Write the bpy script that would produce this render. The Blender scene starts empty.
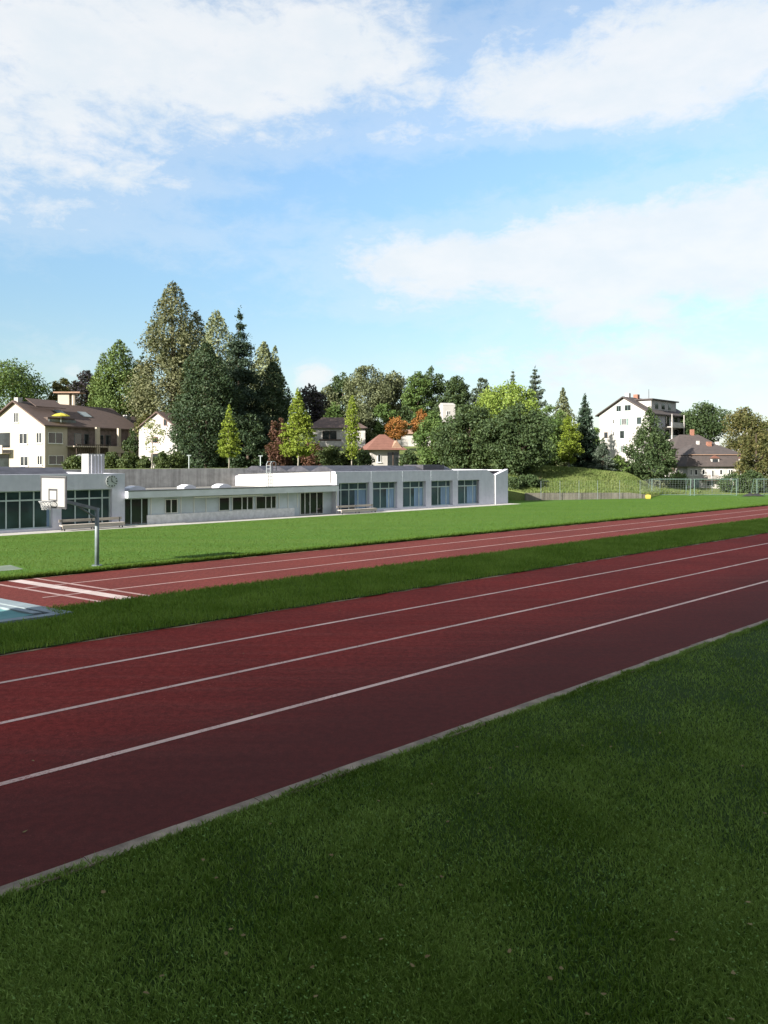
import bpy, math, random
import numpy as np
from mathutils import Vector, Matrix

SC = bpy.context.scene
COL = SC.collection
R = math.radians
F = 770.0          # focal length in picture widths of the 768 px frame
HCAM = 4.0
UX, UY = 0.7359, 0.6770     # the running direction of the tracks, seen from above
YAW = math.atan2(UY, UX)


def UP(u, p, z=0.0):
    """point from distance along the track (u) and across it (p)"""
    return Vector((UX * u - UY * p, UY * u + UX * p, z))


def PX(x, y, Y):
    """point on the sight line of a place in the picture, Y metres ahead"""
    return Vector(((x - 384) / F * Y, Y, HCAM - (y - 461) / F * Y))


def GX(x, Y, z=0.0):
    return Vector(((x - 384) / F * Y, Y, z))


def face_hit(o, d, x, y):
    """(distance along d, height) where a sight line meets the upright plane through o along d"""
    t = (x - 384) / F
    s = (t * o[1] - o[0]) / (d[0] - t * d[1])
    Y = o[1] + s * d[1]
    return s, HCAM - (y - 461) * Y / F


# ------------------------------------------------------------------ nodes and materials
class NT:
    def __init__(self, tree):
        self.t = tree

    def n(self, kind, **kw):
        nd = self.t.nodes.new(kind)
        for k, v in kw.items():
            setattr(nd, k, v)
        return nd

    def put(self, sock, v):
        if hasattr(v, 'links') or isinstance(v, bpy.types.NodeSocket):
            self.t.links.new(v, sock)
        elif v is not None:
            if isinstance(v, (tuple, list)) and len(v) == 3 and sock.type == 'RGBA':
                v = (*v, 1)
            sock.default_value = v

    def m(self, op, a, b=None, c=None, clamp=False):
        nd = self.n('ShaderNodeMath', operation=op, use_clamp=clamp)
        self.put(nd.inputs[0], a)
        if b is not None: self.put(nd.inputs[1], b)
        if c is not None: self.put(nd.inputs[2], c)
        return nd.outputs[0]

    def mix(self, f, a, b, blend='MIX'):
        nd = self.n('ShaderNodeMix', data_type='RGBA', blend_type=blend)
        self.put(nd.inputs[0], f); self.put(nd.inputs[6], a); self.put(nd.inputs[7], b)
        return nd.outputs[2]

    def noise(self, scale, detail=4, rough=.55, vec=None, dist=0.0):
        nd = self.n('ShaderNodeTexNoise')
        nd.inputs['Scale'].default_value = scale
        nd.inputs['Detail'].default_value = detail
        nd.inputs['Roughness'].default_value = rough
        nd.inputs['Distortion'].default_value = dist
        if vec is not None: self.t.links.new(vec, nd.inputs['Vector'])
        return nd.outputs[0]

    def ramp(self, f, lo, hi, a=0.0, b=1.0):
        nd = self.n('ShaderNodeMapRange', interpolation_type='SMOOTHSTEP')
        self.put(nd.inputs[0], f)
        nd.inputs[1].default_value = lo; nd.inputs[2].default_value = hi
        nd.inputs[3].default_value = a; nd.inputs[4].default_value = b
        return nd.outputs[0]


def new_mat(name):
    m = bpy.data.materials.new(name)
    m.use_nodes = True
    k = NT(m.node_tree)
    b = m.node_tree.nodes['Principled BSDF']
    return m, k, b


def world_vec(k, scale=(1, 1, 1), rot=0.0):
    g = k.n('ShaderNodeNewGeometry')
    mp = k.n('ShaderNodeMapping')
    mp.inputs['Rotation'].default_value = (0, 0, rot)
    mp.inputs['Scale'].default_value = scale
    k.t.links.new(g.outputs['Position'], mp.inputs['Vector'])
    return mp.outputs[0]


def obj_vec(k, scale=(1, 1, 1)):
    g = k.n('ShaderNodeTexCoord')
    mp = k.n('ShaderNodeMapping')
    mp.inputs['Scale'].default_value = scale
    k.t.links.new(g.outputs['Object'], mp.inputs['Vector'])
    return mp.outputs[0]


def plain(name, c, rough=.7, var=.12, scale=3.0, metal=0.0, bump=0.0, c2=None, stretch=(1, 1, 1), spec=None):
    m, k, b = new_mat(name)
    v = obj_vec(k, stretch)
    n = k.noise(scale, 5, .6, v)
    f = k.ramp(n, .3, .72)
    c2 = c2 or tuple(x * (1 - var * 2) for x in c)
    k.put(b.inputs['Base Color'], k.mix(f, c2, tuple(min(1, x * (1 + var)) for x in c)))
    b.inputs['Roughness'].default_value = rough
    b.inputs['Metallic'].default_value = metal
    if spec is not None: b.inputs['Specular IOR Level'].default_value = spec
    if bump:
        bp = k.n('ShaderNodeBump'); bp.inputs['Strength'].default_value = bump
        bp.inputs['Distance'].default_value = .02
        k.t.links.new(k.noise(scale * 12, 3, .6, v), bp.inputs['Height'])
        k.t.links.new(bp.outputs[0], b.inputs['Normal'])
    return m


def leaf_mat(name, c1, c2, trans=.25, rough=.6, power=1.0):
    m, k, b = new_mat(name)
    g = k.n('ShaderNodeNewGeometry')
    tc = k.n('ShaderNodeTexCoord')
    big = k.ramp(k.noise(.45, 3, .6, tc.outputs['Object']), .35, .68)
    f = k.m('ADD', k.m('MULTIPLY', k.m('POWER', g.outputs['Random Per Island'], power), .6), k.m('MULTIPLY', big, .4))
    col = k.mix(f, c1, c2)
    k.put(b.inputs['Base Color'], col)
    b.inputs['Roughness'].default_value = rough
    b.inputs['Specular IOR Level'].default_value = .2
    tr = k.n('ShaderNodeBsdfTranslucent')
    k.put(tr.inputs[0], k.mix(.5, col, (.20, .22, .03)))
    mx = k.n('ShaderNodeMixShader'); mx.inputs[0].default_value = trans
    k.t.links.new(b.outputs[0], mx.inputs[1]); k.t.links.new(tr.outputs[0], mx.inputs[2])
    k.t.links.new(mx.outputs[0], m.node_tree.nodes['Material Output'].inputs[0])
    return m


def rubber(name, base, dark, worn, lane_shade=False):
    """tartan rubber: fine grain, broad faded patches, scuffs along the lanes"""
    m, k, b = new_mat(name)
    v = world_vec(k)
    vl = world_vec(k, (.25, 3.0, 1), -YAW)
    grain = k.noise(42, 3, .8, v)
    patch = k.ramp(k.noise(.22, 5, .6, v), .32, .7)
    streak = k.ramp(k.noise(.9, 5, .65, vl), .42, .75)
    spots = k.ramp(k.noise(1.7, 6, .7, v, .4), .62, .74)
    c = k.mix(patch, dark, base)
    c = k.mix(k.m('MULTIPLY', streak, .45), c, worn)
    c = k.mix(k.m('MULTIPLY', spots, .25), c, worn)
    c = k.mix(k.ramp(grain, .3, .7), k.mix(.5, c, (0.008, .003, .003)), k.mix(.06, c, (.45, .2, .17)))
    coarse = k.noise(8, 5, .8, v)
    c = k.mix(k.ramp(coarse, .36, .64), k.mix(.42, c, (0.012, .005, .005)), c)
    fleck = k.n('ShaderNodeTexVoronoi', feature='F1'); fleck.inputs['Scale'].default_value = 9.0; k.t.links.new(v, fleck.inputs['Vector'])
    sel = k.m('MULTIPLY', k.ramp(fleck.outputs['Distance'], .10, .16, 1.0, 0.0), k.ramp(k.noise(3.3, 2, .5, v), .55, .62))
    c = k.mix(k.m('MULTIPLY', sel, .8), c, worn)
    if lane_shade:                                      # shade painted into the rubber, growing darker and greyer towards the kerb
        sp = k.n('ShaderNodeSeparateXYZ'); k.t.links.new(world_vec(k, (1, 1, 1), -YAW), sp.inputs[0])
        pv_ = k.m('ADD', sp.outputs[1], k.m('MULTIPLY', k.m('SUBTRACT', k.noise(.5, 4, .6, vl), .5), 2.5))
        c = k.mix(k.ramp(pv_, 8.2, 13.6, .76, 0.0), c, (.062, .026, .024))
    k.put(b.inputs['Base Color'], c)
    b.inputs['Roughness'].default_value = .85
    b.inputs['Specular IOR Level'].default_value = .05
    bp = k.n('ShaderNodeBump'); bp.inputs['Strength'].default_value = .35; bp.inputs['Distance'].default_value = .006
    k.t.links.new(grain, bp.inputs['Height']); k.t.links.new(bp.outputs[0], b.inputs['Normal'])
    return m


def paint(name, white, under):
    m, k, b = new_mat(name)
    v = world_vec(k)
    f = k.ramp(k.m('ADD', k.m('MULTIPLY', k.noise(22, 4, .75, v), .6), k.m('MULTIPLY', k.noise(1.6, 4, .7, v), .4)), .36, .50)
    w = k.mix(k.ramp(k.noise(.7, 3, .6, v), .35, .7), tuple(x * .74 for x in white), white)
    k.put(b.inputs['Base Color'], k.mix(f, under, w))
    b.inputs['Roughness'].default_value = .75
    return m


def turf(name, a, bcol, dry, fine=30, stripe=0.0, deep=.45):
    m, k, b = new_mat(name)
    v = world_vec(k)
    big = k.ramp(k.noise(.12, 5, .6, v), .3, .7)
    mid = k.ramp(k.noise(1.1, 5, .65, v), .32, .7)
    fn = k.ramp(k.noise(fine, 3, .75, v), .25, .75)
    c = k.mix(big, a, bcol)
    c = k.mix(k.m('MULTIPLY', mid, .4), c, dry)
    if stripe:
        vs = world_vec(k, (.02, .42, 1), -YAW)
        c = k.mix(k.m('MULTIPLY', k.ramp(k.noise(1.0, 2, .5, vs), .4, .6), stripe), c, dry)
    c = k.mix(fn, k.mix(deep, c, (.004, .008, .002)), c)
    k.put(b.inputs['Base Color'], c)
    b.inputs['Roughness'].default_value = .9
    b.inputs['Specular IOR Level'].default_value = .1
    bp = k.n('ShaderNodeBump'); bp.inputs['Strength'].default_value = .6; bp.inputs['Distance'].default_value = .03
    k.t.links.new(k.noise(fine * .6, 3, .7, v), bp.inputs['Height']); k.t.links.new(bp.outputs[0], b.inputs['Normal'])
    return m


def tiles(name, a, bcol):
    m, k, b = new_mat(name)
    v = obj_vec(k)
    w = k.n('ShaderNodeTexWave', wave_type='BANDS', bands_direction='Z')
    w.inputs['Scale'].default_value = 1.6; w.inputs['Distortion'].default_value = 1.2
    w.inputs['Detail'].default_value = 2
    k.t.links.new(v, w.inputs['Vector'])
    f = k.ramp(k.noise(2.2, 6, .7, v), .3, .7)
    c = k.mix(f, a, bcol)
    c = k.mix(k.m('MULTIPLY', w.outputs[1], .35), c, tuple(x * .45 for x in a))
    k.put(b.inputs['Base Color'], c)
    b.inputs['Roughness'].default_value = .85
    return m


def glass(name, c, rough=.06):
    m, k, b = new_mat(name)
    v = obj_vec(k)
    n = k.ramp(k.noise(.8, 2, .5, v), .35, .65)
    k.put(b.inputs['Base Color'], k.mix(n, c, tuple(x * 1.8 for x in c)))
    b.inputs['Roughness'].default_value = rough
    b.inputs['IOR'].default_value = 1.5
    bp = k.n('ShaderNodeBump'); bp.inputs['Strength'].default_value = .04; bp.inputs['Distance'].default_value = .05
    k.t.links.new(k.noise(1.3, 1, .5, v), bp.inputs['Height']); k.t.links.new(bp.outputs[0], b.inputs['Normal'])
    return m


def concrete(name, a, bcol, streaks=.5, board=True):
    m, k, b = new_mat(name)
    v = obj_vec(k)
    vs = obj_vec(k, (2.2, 2.2, .12))
    st = k.ramp(k.noise(1.4, 6, .7, vs), .38, .68)
    f = k.ramp(k.noise(1.6, 6, .65, v), .3, .7)
    c = k.mix(f, a, bcol)
    c = k.mix(k.m('MULTIPLY', st, streaks), c, tuple(x * .35 for x in a))
    k.put(b.inputs['Base Color'], c)
    b.inputs['Roughness'].default_value = .9
    bp = k.n('ShaderNodeBump'); bp.inputs['Strength'].default_value = .4; bp.inputs['Distance'].default_value = .03
    k.t.links.new(k.noise(9, 5, .7, v), bp.inputs['Height']); k.t.links.new(bp.outputs[0], b.inputs['Normal'])
    return m


M = {}
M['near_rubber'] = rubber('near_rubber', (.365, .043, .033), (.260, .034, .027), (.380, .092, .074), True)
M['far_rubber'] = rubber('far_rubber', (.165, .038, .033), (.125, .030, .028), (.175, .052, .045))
M['near_paint'] = paint('near_paint', (.72, .48, .41), (.30, .10, .08))
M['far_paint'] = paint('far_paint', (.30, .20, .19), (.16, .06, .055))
M['ground'] = turf('ground_turf', (.030, .055, .014), (.042, .072, .018), (.06, .07, .025), 20)
M['field'] = turf('field_turf', (.047, .112, .014), (.058, .130, .018), (.080, .134, .025), 16, .55, .25)
M['strip'] = turf('strip_turf', (.045, .098, .012), (.060, .120, .016), (.085, .12, .024), 26)
M['lawn'] = turf('lawn_turf', (.022, .052, .006), (.030, .062, .008), (.040, .058, .012), 40)
M['bank'] = turf('bank_turf', (.105, .155, .042), (.135, .180, .055), (.23, .21, .095), 9)
M['hill'] = turf('hill_turf', (.030, .050, .014), (.040, .060, .018), (.06, .065, .025), 8)
M['blade_near'] = leaf_mat('lawn_blade', (.070, .165, .010), (.46, .64, .17), .35, .5, 2.2)
M['blade_strip'] = leaf_mat('strip_blade', (.095, .205, .016), (.30, .44, .08), .35, .6, 1.4)
M['blade_field'] = leaf_mat('field_blade', (.046, .104, .010), (.082, .150, .023), .35)
M['blade_bank'] = leaf_mat('bank_blade', (.085, .145, .032), (.20, .235, .085), .35)
M['clover'] = leaf_mat('clover_leaf', (.080, .170, .030), (.18, .30, .08), .2, .8)
M['kerb'] = concrete('kerb_concrete', (.185, .142, .105), (.36, .285, .215), .5)
M['conc'] = concrete('old_concrete', (.35, .335, .315), (.50, .48, .455), .45)
M['conc_low'] = concrete('low_wall_concrete', (.12, .112, .092), (.18, .168, .138), .6)
M['path'] = concrete('path_concrete', (.30, .29, .27), (.40, .39, .37), .2)
M['pad'] = concrete('mossy_pad', (.085, .115, .085), (.13, .16, .125), .2)
M['soil'] = concrete('dry_edge_soil', (.16, .11, .065), (.36, .27, .165), .3)
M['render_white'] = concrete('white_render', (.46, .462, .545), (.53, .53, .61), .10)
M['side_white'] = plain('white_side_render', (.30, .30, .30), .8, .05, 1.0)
M['panel_grey'] = plain('panel_bluegrey', (.47, .52, .57), .6, .06, 1.0)
M['brick_white'] = plain('whitewashed_brick', (.70, .69, .71), .85, .08, 4.0, bump=.4)
M['fascia'] = plain('eave_fascia', (.56, .57, .62), .6, .05, 1.0)
M['gravel'] = plain('roof_gravel', (.17, .165, .155), .95, .25, 18, bump=.6)
M['roof_dark'] = plain('dark_sheet_roof', (.040, .040, .052), .55, .2, 2.0)
M['frame_teal'] = plain('pale_teal_frame', (.42, .50, .50), .5, .08, 2.0)
M['frame_dark'] = plain('dark_frame', (.10, .12, .125), .5, .1, 2.0)
M['frame_white'] = plain('white_frame', (.62, .62, .60), .6, .05, 2.0)
M['glass_hall'] = glass('hall_glass', (.020, .036, .040))
M['glass_hall_blue'] = glass('bluish_hall_glass', (.030, .050, .064))
M['glass_dark'] = glass('dark_window_glass', (.012, .015, .016))
M['glass_house'] = glass('house_glass', (.016, .018, .021), .1)
M['curtain'] = plain('blue_curtain', (.20, .30, .44), .9, .25, 2.0, stretch=(9, 9, .2))
M['wood_bench'] = plain('weathered_bench_wood', (.42, .37, .33), .8, .2, 2.0, stretch=(.4, 6, 6))
M['dark_metal'] = plain('dark_metal', (.05, .052, .055), .5, .15)
M['steel'] = plain('galvanised_steel', (.30, .34, .35), .5, .12, 4.0, .35)
M['pole_steel'] = plain('painted_pole_steel', (.13, .165, .175), .5, .12, 4.0)
M['board_white'] = plain('board_white', (.25, .25, .25), .6, .03, 2.0)
M['board_paint'] = paint('board_paint', (.46, .38, .37), (.22, .12, .11))
M['line_dark'] = plain('board_line', (.03, .03, .035), .6, .1)
M['rim'] = plain('rim_paint', (.22, .23, .24), .5, .1)
M['net'] = plain('white_net', (.35, .37, .38), .9, .1)
M['goal_green'] = plain('goal_frame_paint', (.085, .135, .115), .5, .08)
M['goal_net'] = plain('goal_net_cord', (.07, .10, .085), .9, .1)
M['tarp'] = plain('teal_tarpaulin', (.075, .18, .185), .75, .18, 1.6, bump=.3, c2=(.10, .225, .23), spec=.2)
M['pit_edge'] = plain('pit_edge_rubber', (.17, .21, .235), .7, .12, 3.0)
M['yellow'] = plain('yellow_plastic', (.40, .34, .06), .5, .06)
M['canopy_yellow'] = leaf_mat('yellow_canopy_cloth', (.75, .66, .10), (.80, .70, .12), .5)
M['black_rubber'] = plain('black_cloth', (.015, .015, .017), .8, .2)
M['cream'] = plain('cream_render', (.36, .315, .26), .9, .05, .8)
M['cream_dim'] = plain('weathered_cream_render', (.36, .31, .27), .9, .09, 1.2)
M['house_white'] = plain('house_white_render', (.33, .32, .31), .9, .04, .8)
M['house_white_old'] = plain('old_white_render', (.40, .385, .37), .9, .10, 1.0)
M['tile_brown'] = tiles('brown_roof_tiles', (.070, .048, .042), (.100, .066, .056))
M['tile_red'] = tiles('red_roof_tiles', (.135, .058, .042), (.175, .080, .060))
M['tile_grey'] = tiles('greybrown_roof_tiles', (.046, .038, .037), (.070, .055, .052))
M['tile_orange'] = tiles('pale_orange_roof_tiles', (.26, .16, .11), (.32, .21, .15))
M['shutter_teal'] = plain('teal_shutter', (.10, .155, .15), .7, .1)
M['shutter_red'] = plain('redbrown_shutter', (.16, .06, .045), .7, .1)
M['wood_dark'] = plain('dark_timber', (.075, .052, .042), .8, .2, 3.0)
M['chimney_brick'] = plain('chimney_brick', (.24, .11, .075), .9, .2, 8)
M['grey_block'] = plain('pale_concrete_wall', (.42, .42, .41), .85, .07, .6)
M['bark'] = plain('bark', (.070, .052, .038), .95, .3, 6, bump=.6, stretch=(1, 1, .25))
M['bark_pale'] = plain('pale_bark', (.26, .24, .20), .9, .2, 6, bump=.4, stretch=(1, 1, .25))

L = {}
L['sequoia'] = leaf_mat('sequoia_needles', (0.055, 0.072, 0.033), (0.172, 0.172, 0.091), .15)
L['sequoia_pale'] = leaf_mat('pale_cypress_leaves', (0.097, 0.121, 0.058), (0.207, 0.228, 0.124), .15)
L['conifer_green'] = leaf_mat('green_conifer_leaves', (0.055, 0.099, 0.025), (0.124, 0.172, 0.052), .2)
L['yew'] = leaf_mat('dark_yew_leaves', (0.015, 0.033, 0.015), (0.041, 0.066, 0.029), .1)
L['spruce'] = leaf_mat('spruce_needles', (0.014, 0.032, 0.021), (0.044, 0.069, 0.041), .1)
L['bluepine'] = leaf_mat('grey_pine_needles', (0.041, 0.061, 0.044), (0.099, 0.127, 0.091), .1)
L['ginkgo'] = leaf_mat('yellowgreen_leaves', (.125, .185, .020), (.230, .285, .045), .4)
L['larch'] = leaf_mat('thin_yellow_leaves', (.16, .19, .06), (.25, .27, .10), .4)
L['broad'] = leaf_mat('green_broad_leaves', (0.039, 0.080, 0.022), (0.110, 0.166, 0.047), .25)
L['broad_bright'] = leaf_mat('bright_broad_leaves', (0.110, 0.179, 0.030), (0.228, 0.297, 0.062), .3)
L['broad_dark'] = leaf_mat('dark_broad_leaves', (0.025, 0.047, 0.019), (0.063, 0.094, 0.036), .2)
L['broad_grey'] = leaf_mat('greygreen_leaves', (0.069, 0.086, 0.044), (0.152, 0.168, 0.088), .2)
L['purple'] = leaf_mat('purple_leaves', (0.019, 0.019, 0.025), (0.047, 0.041, 0.050), .15)
L['redbrown'] = leaf_mat('redbrown_leaves', (0.055, 0.028, 0.021), (0.117, 0.058, 0.039), .2)
L['orange'] = leaf_mat('orange_leaves', (.19, .075, .022), (.32, .150, .045), .3)
L['autumn'] = leaf_mat('turning_leaves', (.042, .060, .020), (.130, .112, .042), .25)
L['hedge'] = leaf_mat('hedge_leaves', (0.028, 0.050, 0.017), (0.086, 0.113, 0.039), .2)
L['young'] = leaf_mat('young_broad_leaves', (0.062, 0.110, 0.028), (0.145, 0.207, 0.062), .3)


# ------------------------------------------------------------------ mesh building
class MB:
    def __init__(self):
        self.v, self.f = [], []

    def add(self, vs, fs):
        o = len(self.v)
        self.v += [tuple(a) for a in vs]
        self.f += [tuple(i + o for i in g) for g in fs]
        return self

    def box(self, a, b):
        x0, y0, z0 = (min(a[i], b[i]) for i in range(3)); x1, y1, z1 = (max(a[i], b[i]) for i in range(3))
        return self.add([(x0, y0, z0), (x1, y0, z0), (x1, y1, z0), (x0, y1, z0), (x0, y0, z1), (x1, y0, z1), (x1, y1, z1), (x0, y1, z1)],
                        [(0, 3, 2, 1), (4, 5, 6, 7), (0, 1, 5, 4), (1, 2, 6, 5), (2, 3, 7, 6), (3, 0, 4, 7)])

    def tube(self, pts, r, n=8, r1=None):
        pts = [Vector(p) for p in pts]
        rs = r if isinstance(r, (list, tuple)) else [r + ((r1 if r1 is not None else r) - r) * i / max(1, len(pts) - 1) for i in range(len(pts))]
        vs, fs = [], []
        for i, p in enumerate(pts):
            d = (pts[min(i + 1, len(pts) - 1)] - pts[max(i - 1, 0)]).normalized()
            a = d.orthogonal().normalized() if i == 0 else (a - d * a.dot(d)).normalized()
            b = d.cross(a)
            for q in range(n):
                t = 2 * math.pi * q / n
                vs.append(p + (a * math.cos(t) + b * math.sin(t)) * rs[i])
        for i in range(len(pts) - 1):
            for q in range(n):
                fs.append((i * n + q, i * n + (q + 1) % n, (i + 1) * n + (q + 1) % n, (i + 1) * n + q))
        fs.append(tuple(reversed(range(n)))); fs.append(tuple(range((len(pts) - 1) * n, len(pts) * n)))
        return self.add(vs, fs)

    def prism(self, poly, e):
        """closed polygon (3-d points) pushed along vector e"""
        n = len(poly); e = Vector(e)
        vs = [Vector(p) for p in poly] + [Vector(p) + e for p in poly]
        fs = [tuple(reversed(range(n))), tuple(range(n, 2 * n))] + [(i, (i + 1) % n, n + (i + 1) % n, n + i) for i in range(n)]
        return self.add(vs, fs)

    def frame(self, x0, x1, z0, z1, y0, y1, w):
        """rectangular ring standing in the x-z plane"""
        self.box((x0, y0, z0), (x0 + w, y1, z1)); self.box((x1 - w, y0, z0), (x1, y1, z1))
        self.box((x0 + w, y0, z0), (x1 - w, y1, z0 + w)); self.box((x0 + w, y0, z1 - w), (x1 - w, y1, z1))
        return self

    def build(self, name, mat, parent=None, smooth=False, xf=None):
        me = bpy.data.meshes.new(name)
        vs = self.v if xf is None else [tuple(xf(*v)) for v in self.v]
        me.from_pydata(vs, [], self.f)
        me.materials.append(mat)
        if smooth: me.polygons.foreach_set('use_smooth', [True] * len(me.polygons))
        me.validate(); me.update()
        import bmesh
        bm = bmesh.new(); bm.from_mesh(me); bmesh.ops.recalc_face_normals(bm, faces=bm.faces); bm.to_mesh(me); bm.free()
        o = bpy.data.objects.new(name, me); COL.objects.link(o)
        if parent is not None: o.parent = parent
        return o


def np_mesh(name, verts, fsize, mat, parent=None, faces=None):
    """big meshes from arrays: faces run through the vertices in order, fsize corners each"""
    me = bpy.data.meshes.new(name)
    nv = len(verts)
    me.vertices.add(nv); me.vertices.foreach_set('co', np.ascontiguousarray(verts, dtype=np.float32).ravel())
    idx = np.arange(nv, dtype=np.int32) if faces is None else faces.astype(np.int32).ravel()
    nf = len(idx) // fsize
    me.loops.add(len(idx)); me.loops.foreach_set('vertex_index', idx)
    me.polygons.add(nf); me.polygons.foreach_set('loop_start', np.arange(nf, dtype=np.int32) * fsize)
    me.materials.append(mat)
    me.update(calc_edges=True)
    o = bpy.data.objects.new(name, me); COL.objects.link(o)
    if parent is not None: o.parent = parent
    return o


def thing(name, label, cat, loc=(0, 0, 0), rz=0.0, group=None):
    o = bpy.data.objects.new(name, None); COL.objects.link(o)
    o.empty_display_size = .3
    o.location = loc; o.rotation_euler = (0, 0, rz)
    return tag(o, label, cat, group)


def tag(o, label, cat, group=None):
    o['label'] = label; o['category'] = cat
    if group: o['group'] = group
    return o


def kind(o, k):
    o['kind'] = k
    return o


# ------------------------------------------------------------------ the setting: ground, tracks, lawn
def uv_sheet(name, u0, u1, p0, p1, z, mat, k='structure', nu=1, npp=1, wob=0.0, seed=0):
    """flat sheet in track directions; wob lets its long edges wander a little"""
    rg = random.Random(seed)
    mb = MB(); vs = []; fs = []
    for i in range(nu + 1):
        u = u0 + (u1 - u0) * i / nu
        a = rg.uniform(-wob, wob); b = rg.uniform(-wob, wob)
        for j in range(npp + 1):
            p = p0 + a + (p1 + b - p0 - a) * j / npp
            vs.append(UP(u, p, z))
    for i in range(nu):
        for j in range(npp):
            q = i * (npp + 1) + j
            fs.append((q, q + npp + 1, q + npp + 2, q + 1))
    mb.add(vs, fs)
    o = mb.build(name, mat)
    return kind(o, k) if k else o


PK0, PK1 = 7.49, 7.71              # kerb
LANES = (10.22, 12.60, 14.89)
P_TOP = 17.05
P_F0, P_F1 = 21.3, 27.4            # far track
g = MB().add([(-2500, -2500, -.012), (2500, -2500, -.012), (2500, 4000, -.012), (-2500, 4000, -.012)], [(0, 1, 2, 3)])
kind(g.build('ground', M['ground']), 'structure')
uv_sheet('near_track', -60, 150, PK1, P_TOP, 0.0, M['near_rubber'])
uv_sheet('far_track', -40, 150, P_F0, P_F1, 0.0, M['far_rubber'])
uv_sheet('near_lawn', -60, 150, -60, PK0, .03, M['lawn'])
uv_sheet('grass_strip', -60, 150, P_TOP, P_F0, .03, M['strip'], nu=420, wob=.07, seed=3)
uv_sheet('sports_field', -60, 125, P_F1, 43.55, .05, M['field'], nu=300, wob=.05, seed=4)
uv_sheet('field_beyond', 57.4, 125, 43.55, 60.0, .046, M['field'])
kb = MB()
rg = random.Random(5)
u = -20.0
while u < 130:                      # concrete edging stones laid end to end
    ln = 1.0
    dz, dp = rg.uniform(-.006, .006), rg.uniform(-.008, .008)
    a, b2 = u + .003, u + ln - .002
    vs = [UP(a, PK0 + dp, -.1), UP(b2, PK0 + dp, -.1), UP(b2, PK1 + dp, -.1), UP(a, PK1 + dp, -.1),
          UP(a, PK0 + dp, .05 + dz), UP(b2, PK0 + dp, .05 + dz), UP(b2, PK1 + dp - .02, .05 + dz), UP(a, PK1 + dp - .02, .05 + dz)]
    kb.add(vs, [(0, 3, 2, 1), (4, 5, 6, 7), (0, 1, 5, 4), (1, 2, 6, 5), (2, 3, 7, 6), (3, 0, 4, 7)])
    u += ln
kind(kb.build('track_kerb', M['kerb']), 'structure')
# a worn pale seam where rubber meets the rough grass strip
uv_sheet('track_edge', -60, 150, P_TOP - .07, P_TOP + .05, .006, M['soil'], nu=420, wob=.07, seed=8)
uv_sheet('track_edge', -40, 150, P_F1 - .06, P_F1 + .05, .006, M['soil'], nu=420, wob=.05, seed=12)
for p in LANES:
    uv_sheet('lane_line', -60, 150, p - .055, p + .055, .005, M['near_paint'])
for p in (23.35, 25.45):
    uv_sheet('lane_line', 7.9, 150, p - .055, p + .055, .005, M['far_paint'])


def gu(x, y):
    Y = HCAM * F / (y - 461); r = (x - 384) / F * Y
    return UX * r + UY * Y, -UY * r + UX * Y


SK = -.227                          # the cross marks run a little aslant


def cross_sheet(name, u_at, p_at, w, z, mat):
    f = lambda p: u_at + SK * (p - p_at)
    a, b = P_F0 + .12, P_F1 - .05
    m_ = MB().add([UP(f(a) - w, a, z), UP(f(a) + w, a, z), UP(f(b) + w, b, z), UP(f(b) - w, b, z)], [(0, 1, 2, 3)])
    return kind(m_.build(name, mat), 'structure')


cross_sheet('cross_line', *gu(51, 593.5), .07, .009, M['far_paint'])
cross_sheet('cross_line', *gu(97, 588), .07, .009, M['far_paint'])
cross_sheet('take_off_board', *gu(75, 590.2), .21, .009, M['board_paint'])
uv_sheet('paved_path', 2, 57.3, 43.55, 44.95, .055, M['path'])
uv_sheet('paved_pad', 2, 9.35, 29.6, 31.1, .056, M['pad'])

# terrain behind the sports building and the grassy bank
CT = []
for (x, Y, z) in ((20, 96, 2.9), (-60, 96, 3.0), (100, 110, 3.0), (160, 100, 3.0), (200, 75, 3.25), (300, 80, 3.25), (340, 120, 5.6), (386, 88, 3.25),
                  (420, 140, 7.0), (480, 110, 5.0), (530, 84, 2.6), (545, 90, 3.3), (590, 92, 3.05), (615, 92, 2.6), (640, 92, 2.0), (665, 93, 1.2), (690, 94, .5), (690, 102, .5), (720, 97, .1), (720, 106, .15), (745, 97, .05), (768, 95, .05), (768, 106, .1),
                  (860, 100, .2), (623, 132, 2.3), (700, 130, 1.6), (760, 140, 2.0), (0, 170, 6), (200, 170, 9), (360, 170, 10.5), (450, 180, 10),
                  (540, 150, 6.5), (640, 200, 4), (760, 220, 4), (-200, 100, 3), (1000, 120, .6), (-200, 250, 8), (384, 300, 14), (1000, 300, 5)):
    CT.append(((x - 384) / F * Y, Y, z))
CT = np.array(CT)


def terrain(X, Y):
    d2 = (CT[:, 0] - X) ** 2 + ((CT[:, 1] - Y) * .9) ** 2 + 2.0
    w = d2 ** -2.4
    return float((w * CT[:, 2]).sum() / w.sum())


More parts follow.
